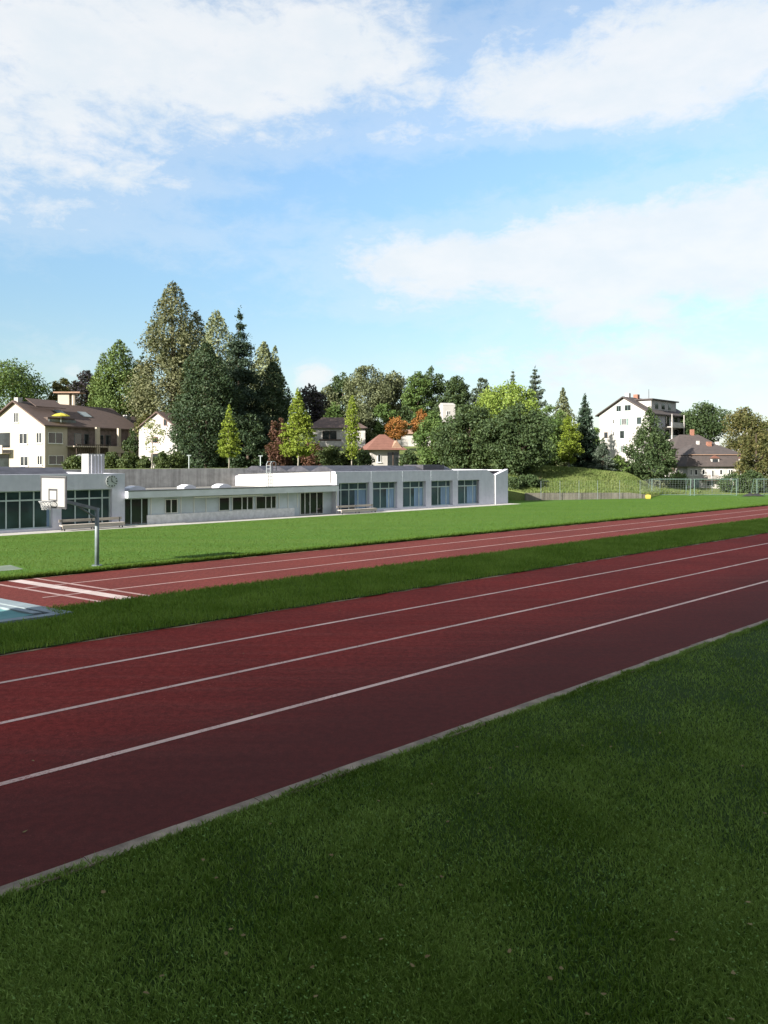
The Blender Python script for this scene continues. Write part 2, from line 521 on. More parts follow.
# front edge of the raised ground: back of the building, then the foot of the bank
front = [UP(u, 59.45, 3.15) for u in np.linspace(-60, 50, 45)]
front += [Vector((4.5, 80.5, 3.0)), Vector((8.5, 79.5, 2.2)), Vector((12.0, 78.3, 1.2))]
WALL = [(526, 77.0), (560, 78.2), (600, 79.6), (630, 80.6), (646, 81.2)]
front += [GX(x, Y + .25, .72 if x < 640 else .45) for (x, Y) in WALL]
front += [GX(660, 89.5, .12), GX(690, 90.5, .08), GX(720, 91, .07), GX(768, 92, .06), GX(860, 93, .06), GX(1000, 97, .06), GX(1300, 105, .06)]
dist = [0, .01, 1.2, 2.5, 4, 6, 8, 10, 13, 16, 20, 25, 30, 37, 45, 55, 70, 90, 120, 160, 220]
mb = MB(); vs = []; fs = []
rgt = random.Random(9)
for i, f0 in enumerate(front):
    dirv = Vector((f0.x * .35, f0.y, 0)).normalized()
    for j, d in enumerate(dist):
        q = f0 + dirv * d
        if j == 0: z = -.3
        elif j == 1: z = f0.z
        else:
            k = min(1, d / 9.0); k = k * k * (3 - 2 * k)
            z = f0.z * (1 - k) + terrain(q.x, q.y) * k + rgt.uniform(-.05, .05)
        vs.append((q.x, q.y, z))
nd = len(dist)
for i in range(len(front) - 1):
    for j in range(nd - 1):
        a = i * nd + j
        fs.append((a, a + nd, a + nd + 1, a + 1))
mb.add(vs, fs)
ter = kind(mb.build('hillside', M['bank'], smooth=True), 'structure')
TERV = np.array(vs)
from mathutils.bvhtree import BVHTree
TBVH = BVHTree.FromPolygons([Vector(v) for v in vs], fs)


def tz(X, Y):
    h = TBVH.ray_cast(Vector((X, Y, 60)), Vector((0, 0, -1)))
    return h[0].z if h[0] is not None else 0.0


# ------------------------------------------------------------------ grass blades
def blades(name, pts, hgt, wid, mat, lean=.5, seed=1, zbase=.0):
    """pts Nx2 (or Nx3); one bent blade (quad + tip as two quads sharing an edge, degenerate-free) per point"""
    rs = np.random.RandomState(seed)
    n = len(pts)
    base = np.zeros((n, 3)); base[:, :pts.shape[1]] = pts
    if pts.shape[1] == 2: base[:, 2] = zbase
    a = rs.uniform(0, 2 * np.pi, n); h = hgt * rs.uniform(.55, 1.25, n); w = wid * rs.uniform(.6, 1.3, n)
    la = rs.uniform(0, 2 * np.pi, n); lm = h * lean * rs.uniform(.1, 1.0, n)
    side = np.stack([np.cos(a), np.sin(a), np.zeros(n)], 1) * (w / 2)[:, None]
    ld = np.stack([np.cos(la), np.sin(la), np.zeros(n)], 1)
    mid = base + ld * (lm * .3)[:, None]; mid[:, 2] += h * .6
    tip = base + ld * lm[:, None]; tip[:, 2] += h
    v = np.stack([base - side, base + side, mid + side * .75, tip, mid - side * .75], 1).reshape(-1, 3)
    return np_mesh(name, v, 5, mat)


def patchy(x, y, s, seed):
    """cheap smooth pattern 0..1 for clumps"""
    rs = np.random.RandomState(seed); o = np.zeros_like(x)
    for i in range(7):
        th = rs.uniform(0, np.pi); f = s * rs.uniform(.6, 2.2); o += np.sin((x * np.cos(th) + y * np.sin(th)) * f + rs.uniform(0, 6.28))
    return np.clip(o / 5 + .5, 0, 1)


rs = np.random.RandomState(11)
# a few fallen leaves
nl = 70
Yl = 1 / rs.uniform(1 / 22.0, 1 / 5.0, nl); Xl = rs.uniform(-.55, .55, nl) * Yl
pl = -UY * Xl + UX * Yl
zl = np.where(pl < PK0, .085, np.where(pl < PK1, .07, .012)); kl = (pl < PK0) | ((pl > PK1) & (rs.uniform(0, 1, nl) < .35))
lf = []
for q in range(5):
    t = rs.uniform(0, 6.28, nl) * 0 + q * 1.2566 + np.arange(nl); r_ = np.where(q == 0, .036, .020) * rs.uniform(.7, 1.2, nl)
    lf.append(np.stack([Xl + np.cos(t) * r_, Yl + np.sin(t) * r_, zl + rs.uniform(0, .012, nl)], 1))
M['litter'] = leaf_mat('fallen_leaf', (.12, .075, .03), (.24, .19, .08), .1, .8)
kind(np_mesh('fallen_leaves', np.stack(lf, 1)[kl].reshape(-1, 3), 5, M['litter']), 'stuff')
N = 1500000
Yr = 1 / rs.uniform(1 / 26.0, 1 / 4.0, N)                 # denser close to the viewer
Xr = rs.uniform(-.75, 1.45, N) * Yr
pp = -UY * Xr + UX * Yr
keep = (pp < PK0 - .02 + .05 * rs.normal(0, 1, N).clip(-1, 1)) & (pp < PK0 + .06)
Xr, Yr, pp = Xr[keep], Yr[keep], pp[keep]
den = patchy(Xr, Yr, 2.3, 21)
kp = rs.uniform(0, 1, len(Xr)) < (.30 + .55 * den) * np.clip(Yr / 9.0, .5, 1)
Xr, Yr = Xr[kp], Yr[kp]
kind(blades('lawn_grass', np.stack([Xr, Yr, np.full(len(Xr), .028)], 1), .048, .0105, M['blade_near'], 1.2, 2), 'stuff')
# longer tufts along the kerb and clover in patches
n = 22000
uu = rs.uniform(-6, 34, n); pq = PK0 - np.abs(rs.normal(0, .05, n)) + .012 + .05 * (patchy(uu * 1.0, uu * .37, 3.1, 61) > .62)
kind(blades('kerb_tufts', np.stack([UX * uu - UY * pq, UY * uu + UX * pq, np.full(n, .028)], 1), .065, .009, M['blade_near'], 1.2, 5), 'stuff')
n = 105000
Yc = 1 / rs.uniform(1 / 22.0, 1 / 4.0, n); Xc = rs.uniform(-.75, 1.4, n) * Yc
pc = -UY * Xc + UX * Yc
kc = (pc < PK0 - .05) & (rs.uniform(0, 1, n) < .02 + .35 * np.clip(patchy(Xc, Yc, 1.1, 44) - .35, 0, 1))
Xc, Yc = Xc[kc], Yc[kc]; n = len(Xc)
hc = rs.uniform(.035, .06, n); ra = rs.uniform(.006, .011, n)
tilt = rs.normal(0, .35, (n, 2))
ang = rs.uniform(0, 6.28, n)
ring = []
for q in range(5):
    t = ang + q * 2 * np.pi / 5
    dx, dy = np.cos(t) * ra, np.sin(t) * ra
    ring.append(np.stack([Xc + dx, Yc + dy, .03 + hc + dx * tilt[:, 0] + dy * tilt[:, 1]], 1))
kind(np_mesh('clover', np.stack(ring, 1).reshape(-1, 3), 5, M['clover']), 'stuff')
# strip between the tracks
n = 190000
us = np.abs(rs.uniform(0, 1, n)) ** 1.5 * 90 - 6; ps = rs.uniform(P_TOP - .02, P_F0 - .06, n)
ps += rs.normal(0, .04, n)
inp = (us < 7.2) & (ps > 19.9)
us, ps = us[~inp], ps[~inp]; n = len(us)
kind(blades('strip_grass', np.stack([UX * us - UY * ps, UY * us + UX * ps, np.full(n, .02)], 1), .13, .018, M['blade_strip'], .8, 7), 'stuff')
# fringe of longer grass at the field's edge, and short field grass
n = 60000
us = np.abs(rs.uniform(0, 1, n)) ** 1.4 * 90 + 2; ps = P_F1 + np.abs(rs.normal(0, .22, n)) - .03
kind(blades('field_edge_grass', np.stack([UX * us - UY * ps, UY * us + UX * ps, np.full(n, .04)], 1), .13, .02, M['blade_field'], .8, 8), 'stuff')
n = 190000
us = np.abs(rs.uniform(0, 1, n)) ** 1.3 * 80 + 4; ps = P_F1 + rs.uniform(0, 1, n) ** 1.3 * 15.5
pad = (us < 9.45) & (ps > 29.5) & (ps < 31.2)
us, ps = us[~pad], ps[~pad]; n = len(us)
kind(blades('field_grass', np.stack([UX * us - UY * ps, UY * us + UX * ps, np.full(n, .045)], 1), .040, .02, M['blade_field'], 1.2, 9), 'stuff')
# rough grass on the bank
n = 60000
xx = rs.uniform(505, 700, n); YY = rs.uniform(78, 97, n)
pts = []
for x, Y in zip(xx, YY):
    X = (x - 384) / F * Y
    z = tz(X, Y)
    if z > .12: pts.append((X, Y, z - .02))
kind(blades('bank_grass', np.array(pts), .22, .05, M['blade_bank'], .9, 10), 'stuff')

# ------------------------------------------------------------------ sports building
GU, GP = 30.0, 45.0
gym = thing('sports_building', 'long low white sports hall with dark windows across the field', 'building', UP(GU, GP), YAW)
UD = Vector((UX, UY))


def on(x, y, p=45.0):
    """picture place -> (local x, z) on the plane at distance p"""
    o = UP(0, p)
    s, z = face_hit((o.x, o.y), (UX, UY), x, y)
    return s - GU, z


X0 = lambda u: u - GU
TOP, FB = 3.25, 2.33
# left hall and right hall walls, with real recesses behind the pillars
def hall(u0, u1, bays, side):
    w = MB()
    w.box((X0(u0), 0, FB), (X0(u1), .5, TOP))                       # fascia
    w.box((X0(u0), .002, 0), (X0(u1), .45, .2))                     # plinth
    edges = [u0] + [e for b in bays for e in b] + [u1]
    for i in range(0, len(edges), 2):
        if edges[i + 1] - edges[i] > .02: w.box((X0(edges[i]), .001, .2), (X0(edges[i + 1]), .6, FB))
    w.box((X0(u0) + .3, .9, 0), (X0(u1) - .3, 1.0, TOP - .1))       # dark room side behind the glass
    w.box((X0(u0), .6, 0), (X0(u0) + .3, 13.6, TOP - .01)); w.box((X0(u1) - .3, .6, 0), (X0(u1), 13.6, TOP - .01))
    w.box((X0(u0), 13.6, 0), (X0(u1), 14, TOP - .012))
    w.box((X0(u0) + .3, .5, TOP - .25), (X0(u1) - .3, 13.6, TOP - .05))
    return w


def bay_window(u0, u1, mull, trans, curtains, gl='glass_hall'):
    a, b = X0(u0), X0(u1)
    f = MB(); y0, y1 = .30, .38
    f.frame(a, b, .2, FB, y0, y1, .06)
    for q in mull: f.box((a + (b - a) * q - .035, y0, .26), (a + (b - a) * q + .035, y1, FB - .06))
    for z in trans: f.box((a + .06, y0 - .003, z - .04), (b - .06, y1 - .01, z + .04))
    fr = f.build('window', M['frame_teal'], gym)
    pn = MB().box((a + .05, .345, .25), (b - .05, .36, FB - .05)).build('pane', M[gl], fr)
    for (q0, q1) in curtains:
        MB().box((a + (b - a) * q0, .335, .26), (a + (b - a) * q1, .344, 1.82)).build('blind', M['curtain'], fr)


LB = [(2.3, 5.3), (5.8, 8.8), (9.3, 12.3), (12.8, 15.78), (16.28, 19.25)]
LU1 = 20.05
hall(1.5, LU1, LB, 0).build('wall', M['render_white'], gym)
for i, (a, b) in enumerate(LB):
    bay_window(a, b, (.25, .5, .75) if i < 3 else ((.2, .44, .69) if i == 3 else (.30, .58, .84)), (1.80,), ((.93, .995),) if i == 3 else ())
RB = []
for (xa, xb) in ((339, 369.4), (372.8, 397.3), (403, 426), (431.4, 452.8), (458, 479.6)):
    RB.append((on(xa, 480)[0] + GU, on(xb, 480)[0] + GU))
RU0 = RB[0][0] - .35; RU1 = 57.1
w = MB()
edges = [RU0] + [e for b in RB for e in b] + [RU1 - 4.1]
w.box((X0(RU0), 0, FB), (X0(RU1 - 4.1), .5, TOP - .05))
w.box((X0(RU0), .002, 0), (X0(RU1 - 4.1), .45, .2))
for i in range(0, len(edges), 2):
    w.box((X0(edges[i]), .001, .2), (X0(edges[i + 1]), .6, FB))
ua = RU1 - 4.1; un = on(495, 480)[0] + GU                             # solid end bay with the V notch
w.prism([(X0(ua), .0, 0), (X0(RU1), 0, 0), (X0(RU1), 0, TOP), (X0(un) + .1, 0, 2.72), (X0(un) - .1, 0, 2.72), (X0(un) - 1.1, 0, TOP - .05), (X0(ua), 0, TOP - .05)], (0, .4, 0))
w.box((X0(RU1) - .4, .4, 0), (X0(RU1), 13.6, TOP - .06))
w.box((X0(RU0), 13.6, 0), (X0(RU1), 14, 2.7))
w.box((X0(RU0) + .4, 1.0, 0), (X0(RU1) - .4, 1.1, 2.9))
w.build('wall', M['render_white'], gym)
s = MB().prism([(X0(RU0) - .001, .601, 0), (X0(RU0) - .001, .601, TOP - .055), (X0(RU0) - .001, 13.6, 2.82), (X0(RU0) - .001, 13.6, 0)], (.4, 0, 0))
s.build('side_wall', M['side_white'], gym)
for i, (a, b) in enumerate(RB):
    bay_window(a, b, ((.14, .40, .70), (.10, .40, .75), (.08, .42, .8), (.10, .42, .8), (.10, .42, .8))[i], (1.80,),
               (((.60, .97),), ((.66, .97),), ((.60, .97),), ((.56, .97),), ((.54, .97),))[i], 'glass_hall_blue')
# thin joints on the fascia between panels, and a downpipe at the corner
for xj in (371.3, 402.5, 431, 458):
    a = on(xj, 480)[0]
    MB().box((a - .015, -.012, FB + .02), (a + .015, -.001, TOP - .06)).build('panel_joint', M['panel_grey'], gym)
MB().tube([(X0(RU0) + .05, -.06, 0.05), (X0(RU0) + .05, -.06, 3.0)], .035).build('downpipe', M['frame_white'], gym)
MB().tube([(X0(un), -.05, 0.05), (X0(un), -.05, 2.75)], .04).build('downpipe', M['frame_white'], gym)


def sawtooth(u0, u1, y0, y1, n, z0, z1):
    r = MB(); st = (y1 - y0) / n
    for i in range(n):
        a = y0 + i * st
        r.prism([(X0(u0), a + .01, z0), (X0(u0), a + st * .36, z1), (X0(u0), a + st * .64, z1), (X0(u0), a + st - .01, z0)], (u1 - u0, 0, 0))
    return r


sawtooth(1.6, 16.9, .55, 13.5, 4, TOP - .02, TOP + .36).build('roof', M['roof_dark'], gym)
rf = sawtooth(RU0 + .45, on(450, 470, 46)[0] + GU, .55, 13.3, 4, TOP - .06, TOP + .32).build('roof', M['roof_dark'], gym)
a, _ = on(430, 466); b, _ = on(451, 466)
MB().box((a, .8, TOP - .1), (b, 3.2, TOP + .42)).build('roof_hatch', M['roof_dark'], gym)
MB().box((b + .02, .55, 3.0), (X0(RU1) - .45, 13.5, 3.1)).build('roof_deck', M['gravel'], gym)
MB().box((X0(16.95), .55, 3.05), (X0(LU1) - .35, 13.5, 3.18)).build('roof_deck', M['gravel'], gym)
# low middle wing
mw = MB()
mz = 1.74
mw.box((X0(LU1), .42, 0), (X0(RU0) - .002, .62, mz))
mw.build('panel_wall', M['panel_grey'], gym)
b0, b1 = on(149.5, 520)[0], on(297, 515)[0]
MB().box((b0, .30, 0), (b1, .419, .62)).build('brick_band', M['brick_white'], gym)
MB().box((X0(LU1), .65, 1.62), (X0(RU0) - .003, 13.9, 1.82)).build('flat_roof', M['gravel'], gym)
MB().box((X0(LU1) + .001, -.45, 1.75), (X0(RU0) - .05, .64, 2.16)).build('eave', M['fascia'], gym)
MB().box((X0(LU1) + .002, -.47, 2.16), (X0(RU0) - .06, .66, 2.20)).build('roof_edging', M['dark_metal'], gym)


def wing_window(x0, x1, y0, y1, mull, mat='frame_white', name='window', tr=()):
    a, zt = on(x0, y0, 45.4); b, _ = on(x1, y0, 45.4); _, zb = on(x0, y1, 45.4)
    zt = min(zt, 1.7)
    f = MB(); f.frame(a, b, zb, zt, .36, .43, .045)
    for q in mull: f.box((a + (b - a) * q - .03, .36, zb + .045), (a + (b - a) * q + .03, .43, zt - .045))
    for z in tr: f.box((a + .045, .362, z - .02), (b - .045, .42, z + .02))
    fr = f.build(name, M[mat], gym)
    MB().box((a + .04, .395, zb + .04), (b - .04, .41, zt - .04)).build('pane', M['glass_dark'], fr)
    return fr


wing_window(165, 177.5, 499.3, 513.5, (.48,))
wing_window(218.8, 229.5, 497.5, 511.0, ())
wing_window(232, 253, 497, 510.7, (.46, .72))
wing_window(255.6, 276, 496.3, 509.4, (.48, .76))
dr = wing_window(122.5, 148.3, 498.8, 525.5, (.32, .73), 'frame_teal', 'door')
MB().tube([(on(133, 510)[0], .33, .75), (on(133, 510)[0], .33, 1.0)], .025).build('handle', M['steel'], dr)
dr = wing_window(300, 323, 492.5, 515, (.2, .42, .72), 'frame_white', 'door')
MB().tube([(on(312, 505)[0], .33, .75), (on(312, 505)[0], .33, 1.0)], .025).build('handle', M['steel'], dr)
# upright battens dividing the grey panels
for x in (151, 181, 194, 206, 279, 288, 297.5):
    a = on(x, 500, 45.4)[0]
    MB().box((a - .035, .385, .62), (a + .035, .419, 1.74)).build('batten', M['frame_white'], gym)
a, b = on(194, 497)[0], on(262, 493)[0]
MB().tube([(a, -.1, 1.66), (b, -.1, 1.66)], .06).build('rolled_awning', M['frame_white'], gym)
for x, wd in ((131, .55), (183, .45), (218, .5)):
    a = on(x, 486, 49)[0]
    MB().prism([(a - wd, 3.0, 1.82), (a + wd, 3.0, 1.82), (a + wd, 3.0, 2.22), (a + wd * .3, 3.0, 2.36), (a - wd * .3, 3.0, 2.36), (a - wd, 3.0, 2.22)], (0, 1.0, 0)).build('skylight', M['fascia'], gym)
# ventilation box on the left hall's roof
a, zt = on(88.5, 453.8, 47.5); b, _ = on(104.5, 454, 47.5)
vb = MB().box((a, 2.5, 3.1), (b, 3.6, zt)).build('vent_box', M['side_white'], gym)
v2 = MB()
for i in range(1, 5):
    q = a + (b - a) * i / 5
    v2.box((q - .02, 2.47, 3.2), (q + .02, 2.499, zt - .05))
v2.build('rib', M['fascia'], vb)
# cat ladder on the side wall of the right hall
ld = MB(); lx = X0(RU0) - .18
for dy in (-.28, .28):
    ld.tube([(lx, 8.6 + dy, 1.85), (lx, 8.6 + dy, 3.75), (lx + .12, 8.6 + dy, 3.95), (lx + .45, 8.6 + dy, 3.95), (lx + .55, 8.6 + dy, 3.8), (lx + .55, 8.6 + dy, 3.0)], .03, 6)
for q in range(7): ld.tube([(lx, 8.32, 1.95 + q * .28), (lx, 8.88, 1.95 + q * .28)], .018, 6)
tag(ld.build('roof_ladder', M['steel'], xf=lambda x, y, z: UP(x + GU, y + GP, z)), 'grey steel ladder with curved rails on the white hall wall', 'ladder')
# clock: hour marks and hands fixed to the fascia
ca, cz = on(111.5, 481.2)
ck = thing('wall_clock', 'round grey wall clock without numerals on the white fascia', 'clock', UP(ca + GU, 44.97, cz), YAW)
dsc = MB(); RC = .36
ring = [(RC * math.cos(t * math.pi / 16), 0, RC * math.sin(t * math.pi / 16)) for t in range(32)]
dsc.prism(ring, (0, -.04, 0))
dsc.build('dial', plain('clock_dial', (.40, .43, .43), .6, .05), ck)
for h in range(12):
    mk = MB()
    t = h * math.pi / 6; c_, s_ = math.cos(t), math.sin(t)
    ln, wd = (.10, .022) if h % 3 else (.13, .032)
    pts = [(c_ * (RC - .02) - s_ * wd, -.041, s_ * (RC - .02) + c_ * wd), (c_ * (RC - .02) + s_ * wd, -.041, s_ * (RC - .02) - c_ * wd),
           (c_ * (RC - ln) + s_ * wd, -.041, s_ * (RC - ln) - c_ * wd), (c_ * (RC - ln) - s_ * wd, -.041, s_ * (RC - ln) + c_ * wd)]
    mk.prism(pts, (0, -.01, 0)); mk.build('hour_mark', M['line_dark'], ck)
for (ang_, ln, wd) in ((R(100), .2, .028), (R(-35), .28, .02)):
    c_, s_ = math.cos(ang_), math.sin(ang_)
    MB().prism([(-s_ * wd - c_ * .05, -.055, c_ * wd - s_ * .05), (s_ * wd - c_ * .05, -.055, -c_ * wd - s_ * .05), (c_ * ln + s_ * wd * .5, -.055, s_ * ln - c_ * wd * .5), (c_ * ln - s_ * wd * .5, -.055, s_ * ln + c_ * wd * .5)], (0, -.008, 0)).build('hand', M['line_dark'], ck)


def bench(u0, u1, p, label, backs=True):
    b = thing('long_bench', label, 'bench', UP(u0, p, .055), YAW, 'long benches in front of the sports hall')
    Lb = u1 - u0
    for yy in (.0, .21): MB().box((0, yy, .26), (Lb, yy + .19, .33)).build('seat', M['wood_bench'], b)
    MB().box((0, .46, .46), (Lb, .50, .62)).build('backrest', M['wood_bench'], b)
    MB().box((.02, -.04, .13), (Lb - .02, -.005, .325)).build('front_rail', M['wood_bench'], b)
    n = max(2, int(Lb / 1.3))
    for i in range(n + 1):
        q = .12 + (Lb - .3) * i / n
        lg = MB(); lg.box((q, .002, 0), (q + .06, .06, .258)); lg.box((q, .41, 0), (q + .06, .458, .60)); lg.box((q, .06, .2), (q + .06, .41, .255))
        lg.build('leg', M['dark_metal'], b)
    return b


bench(on(62, 525, 44.05)[0] + GU, on(125, 525, 44.05)[0] + GU, 44.05, 'long weathered bench under the clock end of the white hall')
bench(on(341, 510, 43.9)[0] + GU, on(377, 508, 43.9)[0] + GU, 43.9, 'shorter weathered bench before the first right hall window')

# retaining walls
rw = MB().box((-42, 0, -.2), (20, .3, 3.36)).build('retaining_wall', M['conc'])
rw.location = UP(30, 59.05); rw.rotation_euler = (0, 0, YAW)
tag(rw, 'stained tall concrete retaining wall behind the low white wing', 'wall')
lw = MB()
for i in range(len(WALL) - 1):
    a = GX(WALL[i][0], WALL[i][1]); b = GX(WALL[i + 1][0], WALL[i + 1][1])
    d = (b - a).normalized(); nrm = Vector((-d.y, d.x, 0)) * .25
    z0, z1 = (.80, .76, .72, .68)[i], (.76, .72, .68, .45)[i]
    lw.add([a, b, b + nrm, a + nrm, a + Vector((0, 0, z0)), b + Vector((0, 0, z1)), b + nrm + Vector((0, 0, z1)), a + nrm + Vector((0, 0, z0))],
           [(0, 3, 2, 1), (4, 5, 6, 7), (0, 1, 5, 4), (2, 3, 7, 6)] + ([(3, 0, 4, 7)] if i == 0 else []) + ([(1, 2, 6, 5)] if i == len(WALL) - 2 else []))
tag(lw.build('low_wall', M['conc_low']), 'low grey concrete wall along the foot of the grassy bank', 'wall')

# ------------------------------------------------------------------ basketball hoop
bp_ = GX(97, 29.06)
hp = thing('basketball_hoop', 'grey steel basketball post with white backboard beside the far track', 'basketball hoop', bp_)
NB = Vector((-.6, -.8, 0)); WB = Vector((-.8, .6, 0))
MB().tube([(0, 0, 0), (0, 0, 2.22)], [.082, .076], 12).build('pole', M['pole_steel'], hp, True)
MB().tube([(0, 0, .05), (0, 0, .08)], .19, 12).build('base_plate', M['pole_steel'], hp)
acen = NB * 1.62
ar = MB()
ar.tube([Vector((0, 0, 2.16)) - NB * .08, acen + Vector((0, 0, 2.62))], .085, 4)
ar.build('arm', M['pole_steel'], hp)
MB().tube([Vector((0, 0, 1.85)) + NB * .03, NB * .75 + Vector((0, 0, 2.32))], .035, 6).build('brace', M['pole_steel'], hp)
zb0, zb1, hw = 2.30, 3.46, .84
bc = NB * 1.72
cs = [bc - WB * hw + Vector((0, 0, zb0)), bc + WB * hw + Vector((0, 0, zb0)), bc + WB * hw + Vector((0, 0, zb1)), bc - WB * hw + Vector((0, 0, zb1))]
bd = MB().prism(cs, NB * .04).build('backboard', M['board_white'], hp)


def ringrect(c, w2, z0, z1, t):
    m_ = MB()
    for (s0, s1, a, b) in ((-w2, w2, z0, z0 + t), (-w2, w2, z1 - t, z1), (-w2, -w2 + t, z0 + t, z1 - t), (w2 - t, w2, z0 + t, z1 - t)):
        m_.prism([c + WB * s0 + Vector((0, 0, a)), c + WB * s1 + Vector((0, 0, a)), c + WB * s1 + Vector((0, 0, b)), c + WB * s0 + Vector((0, 0, b))], NB * .006)
    return m_


ringrect(bc + NB * .041, hw - .005, zb0 + .005, zb1 - .005, .07).build('board_border', M['line_dark'], bd)
ringrect(bc + NB * .041, .29, 2.55, 3.0, .065).build('target_square', M['line_dark'], bd)
for s_ in (-.4, .4): MB().prism([bc + WB * (s_ - .04) - NB * .05 + Vector((0, 0, 2.4)), bc + WB * (s_ + .04) - NB * .05 + Vector((0, 0, 2.4)), bc + WB * (s_ + .04) - NB * .05 + Vector((0, 0, 3.2)), bc + WB * (s_ - .04) - NB * .05 + Vector((0, 0, 3.2))], NB * .049).build('board_bracket', M['pole_steel'], bd)
rc = bc + NB * .30 + Vector((0, 0, 2.56))
rm = MB(); pts = [rc + NB * (.24 * math.cos(t * math.pi / 12)) + WB * (.24 * math.sin(t * math.pi / 12)) for t in range(25)]
rm.tube(pts, .018, 6)
rm.tube([bc + NB * .04 + Vector((0, 0, 2.56)) + WB * .08, rc - NB * .22 + WB * .08], .02, 6)
rm.tube([bc + NB * .04 + Vector((0, 0, 2.56)) - WB * .08, rc - NB * .22 - WB * .08], .02, 6)
ro = rm.build('rim', M['rim'], hp)
nt_ = MB()
for q in range(12):
    t0, t1 = q * math.pi / 6, (q + 1) * math.pi / 6
    for (ta, tb) in ((t0, t1), (t1, t0)):
        p0 = rc + NB * (.235 * math.cos(ta)) + WB * (.235 * math.sin(ta)); p1 = rc + NB * (.16 * math.cos(tb)) + WB * (.16 * math.sin(tb)) - Vector((0, 0, .16))
        p2 = rc + NB * (.14 * math.cos(ta)) + WB * (.14 * math.sin(ta)) - Vector((0, 0, .30))
        nt_.tube([p0, p1, p2], .008, 4)
nt_.build('net', M['net'], ro)

# ------------------------------------------------------------------ covered jumping pit
pu, ppp = gu(31, 607.2)
pit = thing('jumping_pit', 'covered jumping pit with teal tarpaulin and pale rubber edging', 'jumping pit', UP(pu + SK * (20.1 - ppp), 20.1), YAW)
PW, PL = 5.6, 11.0
sk = lambda x, y, z: (x + SK * y, y, z)
MB().box((-.42, 0, 0), (0, PW, .09)).build('edge', M['pit_edge'], pit, xf=sk)
MB().box((-PL, 0, 0), (-.421, .30, .085)).build('edge', M['pit_edge'], pit, xf=sk)
MB().box((-PL, PW - .3, 0), (-.421, PW, .085)).build('edge', M['pit_edge'], pit, xf=sk)
MB().box((.0, -.05, 0), (.12, PW, .045)).build('gap_strip', M['black_rubber'], pit, xf=sk)
MB().box((-.60, .301, 0), (-.422, PW - .301, .055)).build('gap_strip', M['black_rubber'], pit, xf=sk)
MB().box((-.82, .36, .02), (-.61, PW - .35, .125)).build('clamp_rail', M['pit_edge'], pit, xf=sk)
tv, tf = [], []
nx, ny = 70, 36
rs2 = np.random.RandomState(31)
for i in range(nx + 1):
    for j in range(ny + 1):
        x = -PL + .1 + (PL - .93) * i / nx; y = .31 + (PW - .62) * j / ny
        z = .085 + .018 * math.sin(x * 1.7 + y * 1.1) + .014 * math.sin(x * 4.1 - y * 2.3) + .014 * math.sin(y * 7 + x * 1.3) + rs2.uniform(-.006, .006)
        tv.append((x, y, z))
for i in range(nx):
    for j in range(ny):
        a = i * (ny + 1) + j; tf.append((a, a + ny + 1, a + ny + 2, a + 1))
MB().add(tv, tf).build('tarpaulin', M['tarp'], pit, True, xf=sk)

# ------------------------------------------------------------------ goals, fence, small things at the far end
def goal(x0, x1, Y, label, ytop=479.2, yb=496.2):
    a = GX(x0, Y); b = GX(x1, Y)
    zt = HCAM - (ytop - 461) / F * Y; zb = .05
    g_ = thing('football_goal', label, 'goal', (a.x, a.y, zb), 0, 'pale green goals at the far end of the field')
    W = b.x - a.x; H = zt - zb; D = 1.1
    r = .045
    MB().tube([(0, 0, 0), (0, 0, H)], r).build('post', M['goal_green'], g_)
    MB().tube([(W, 0, 0), (W, 0, H)], r).build('post', M['goal_green'], g_)
    MB().tube([(-r, 0, H), (W + r, 0, H)], r).build('crossbar', M['goal_green'], g_)
    MB().tube([(0, 0, .03), (.02, D * 1.3, .03), (W - .02, D * 1.3, .03), (W, 0, .03)], .035, 6).build('ground_frame', M['goal_green'], g_)
    for x in (0, W):
        MB().tube([(x, 0, H), (x, D * .7, H), (x, D * 1.3, .03)], .03, 6).build('net_bracket', M['goal_green'], g_)
    n_ = MB()
    k = 13
    for i in range(k + 1):
        x = W * i / k
        n_.tube([(x, D * .7, H), (x, D * 1.3, .04)], .009, 4)
    for j in range(8):
        q = j / 7; y = D * (.7 + .6 * q); z = H + (.04 - H) * q
        n_.tube([(0, y, z), (W, y, z)], .009, 4)
        for x in (0, W): n_.tube([(x, 0, z), (x, y, z)], .009, 4)
    n_.build('net', M['goal_net'], g_)
    return g_


goal(652, 690.5, 88, 'pale green goal nearest the yellow bag')
goal(694.5, 736.5, 88, 'middle pale green goal before the old white house')
goal(757, 800, 88, 'pale green goal cut off by the right picture edge')
yb = MB()
c0 = GX(648, 80.6, .05)
prof = [(.20, .0, .17), (.24, .14, .20), (.23, .30, .19), (.21, .41, .15)]
vs = []
for (hx, z, hy) in prof:
    vs += [(c0.x - hx, c0.y - hy, .05 + z), (c0.x + hx, c0.y - hy, .05 + z), (c0.x + hx * .95, c0.y + hy, .05 + z * .95), (c0.x - hx * .95, c0.y + hy, .05 + z)]
fs = [(3, 2, 1, 0), (12, 13, 14, 15)]
for k_ in range(3):
    for q in range(4): fs.append((k_ * 4 + q, k_ * 4 + (q + 1) % 4, k_ * 4 + 4 + (q + 1) % 4, k_ * 4 + 4 + q))
yb.add(vs, fs)
yb.tube([(c0.x - .12, c0.y, .44), (c0.x - .09, c0.y, .53), (c0.x + .09, c0.y, .53), (c0.x + .12, c0.y, .44)], .02, 6)
tag(yb.build('equipment_bag', M['yellow']), 'small bright yellow bag on the far end of the grass', 'bag')
bb = MB(); c1 = GX(753, 86, .05)
vs, fs = [], []
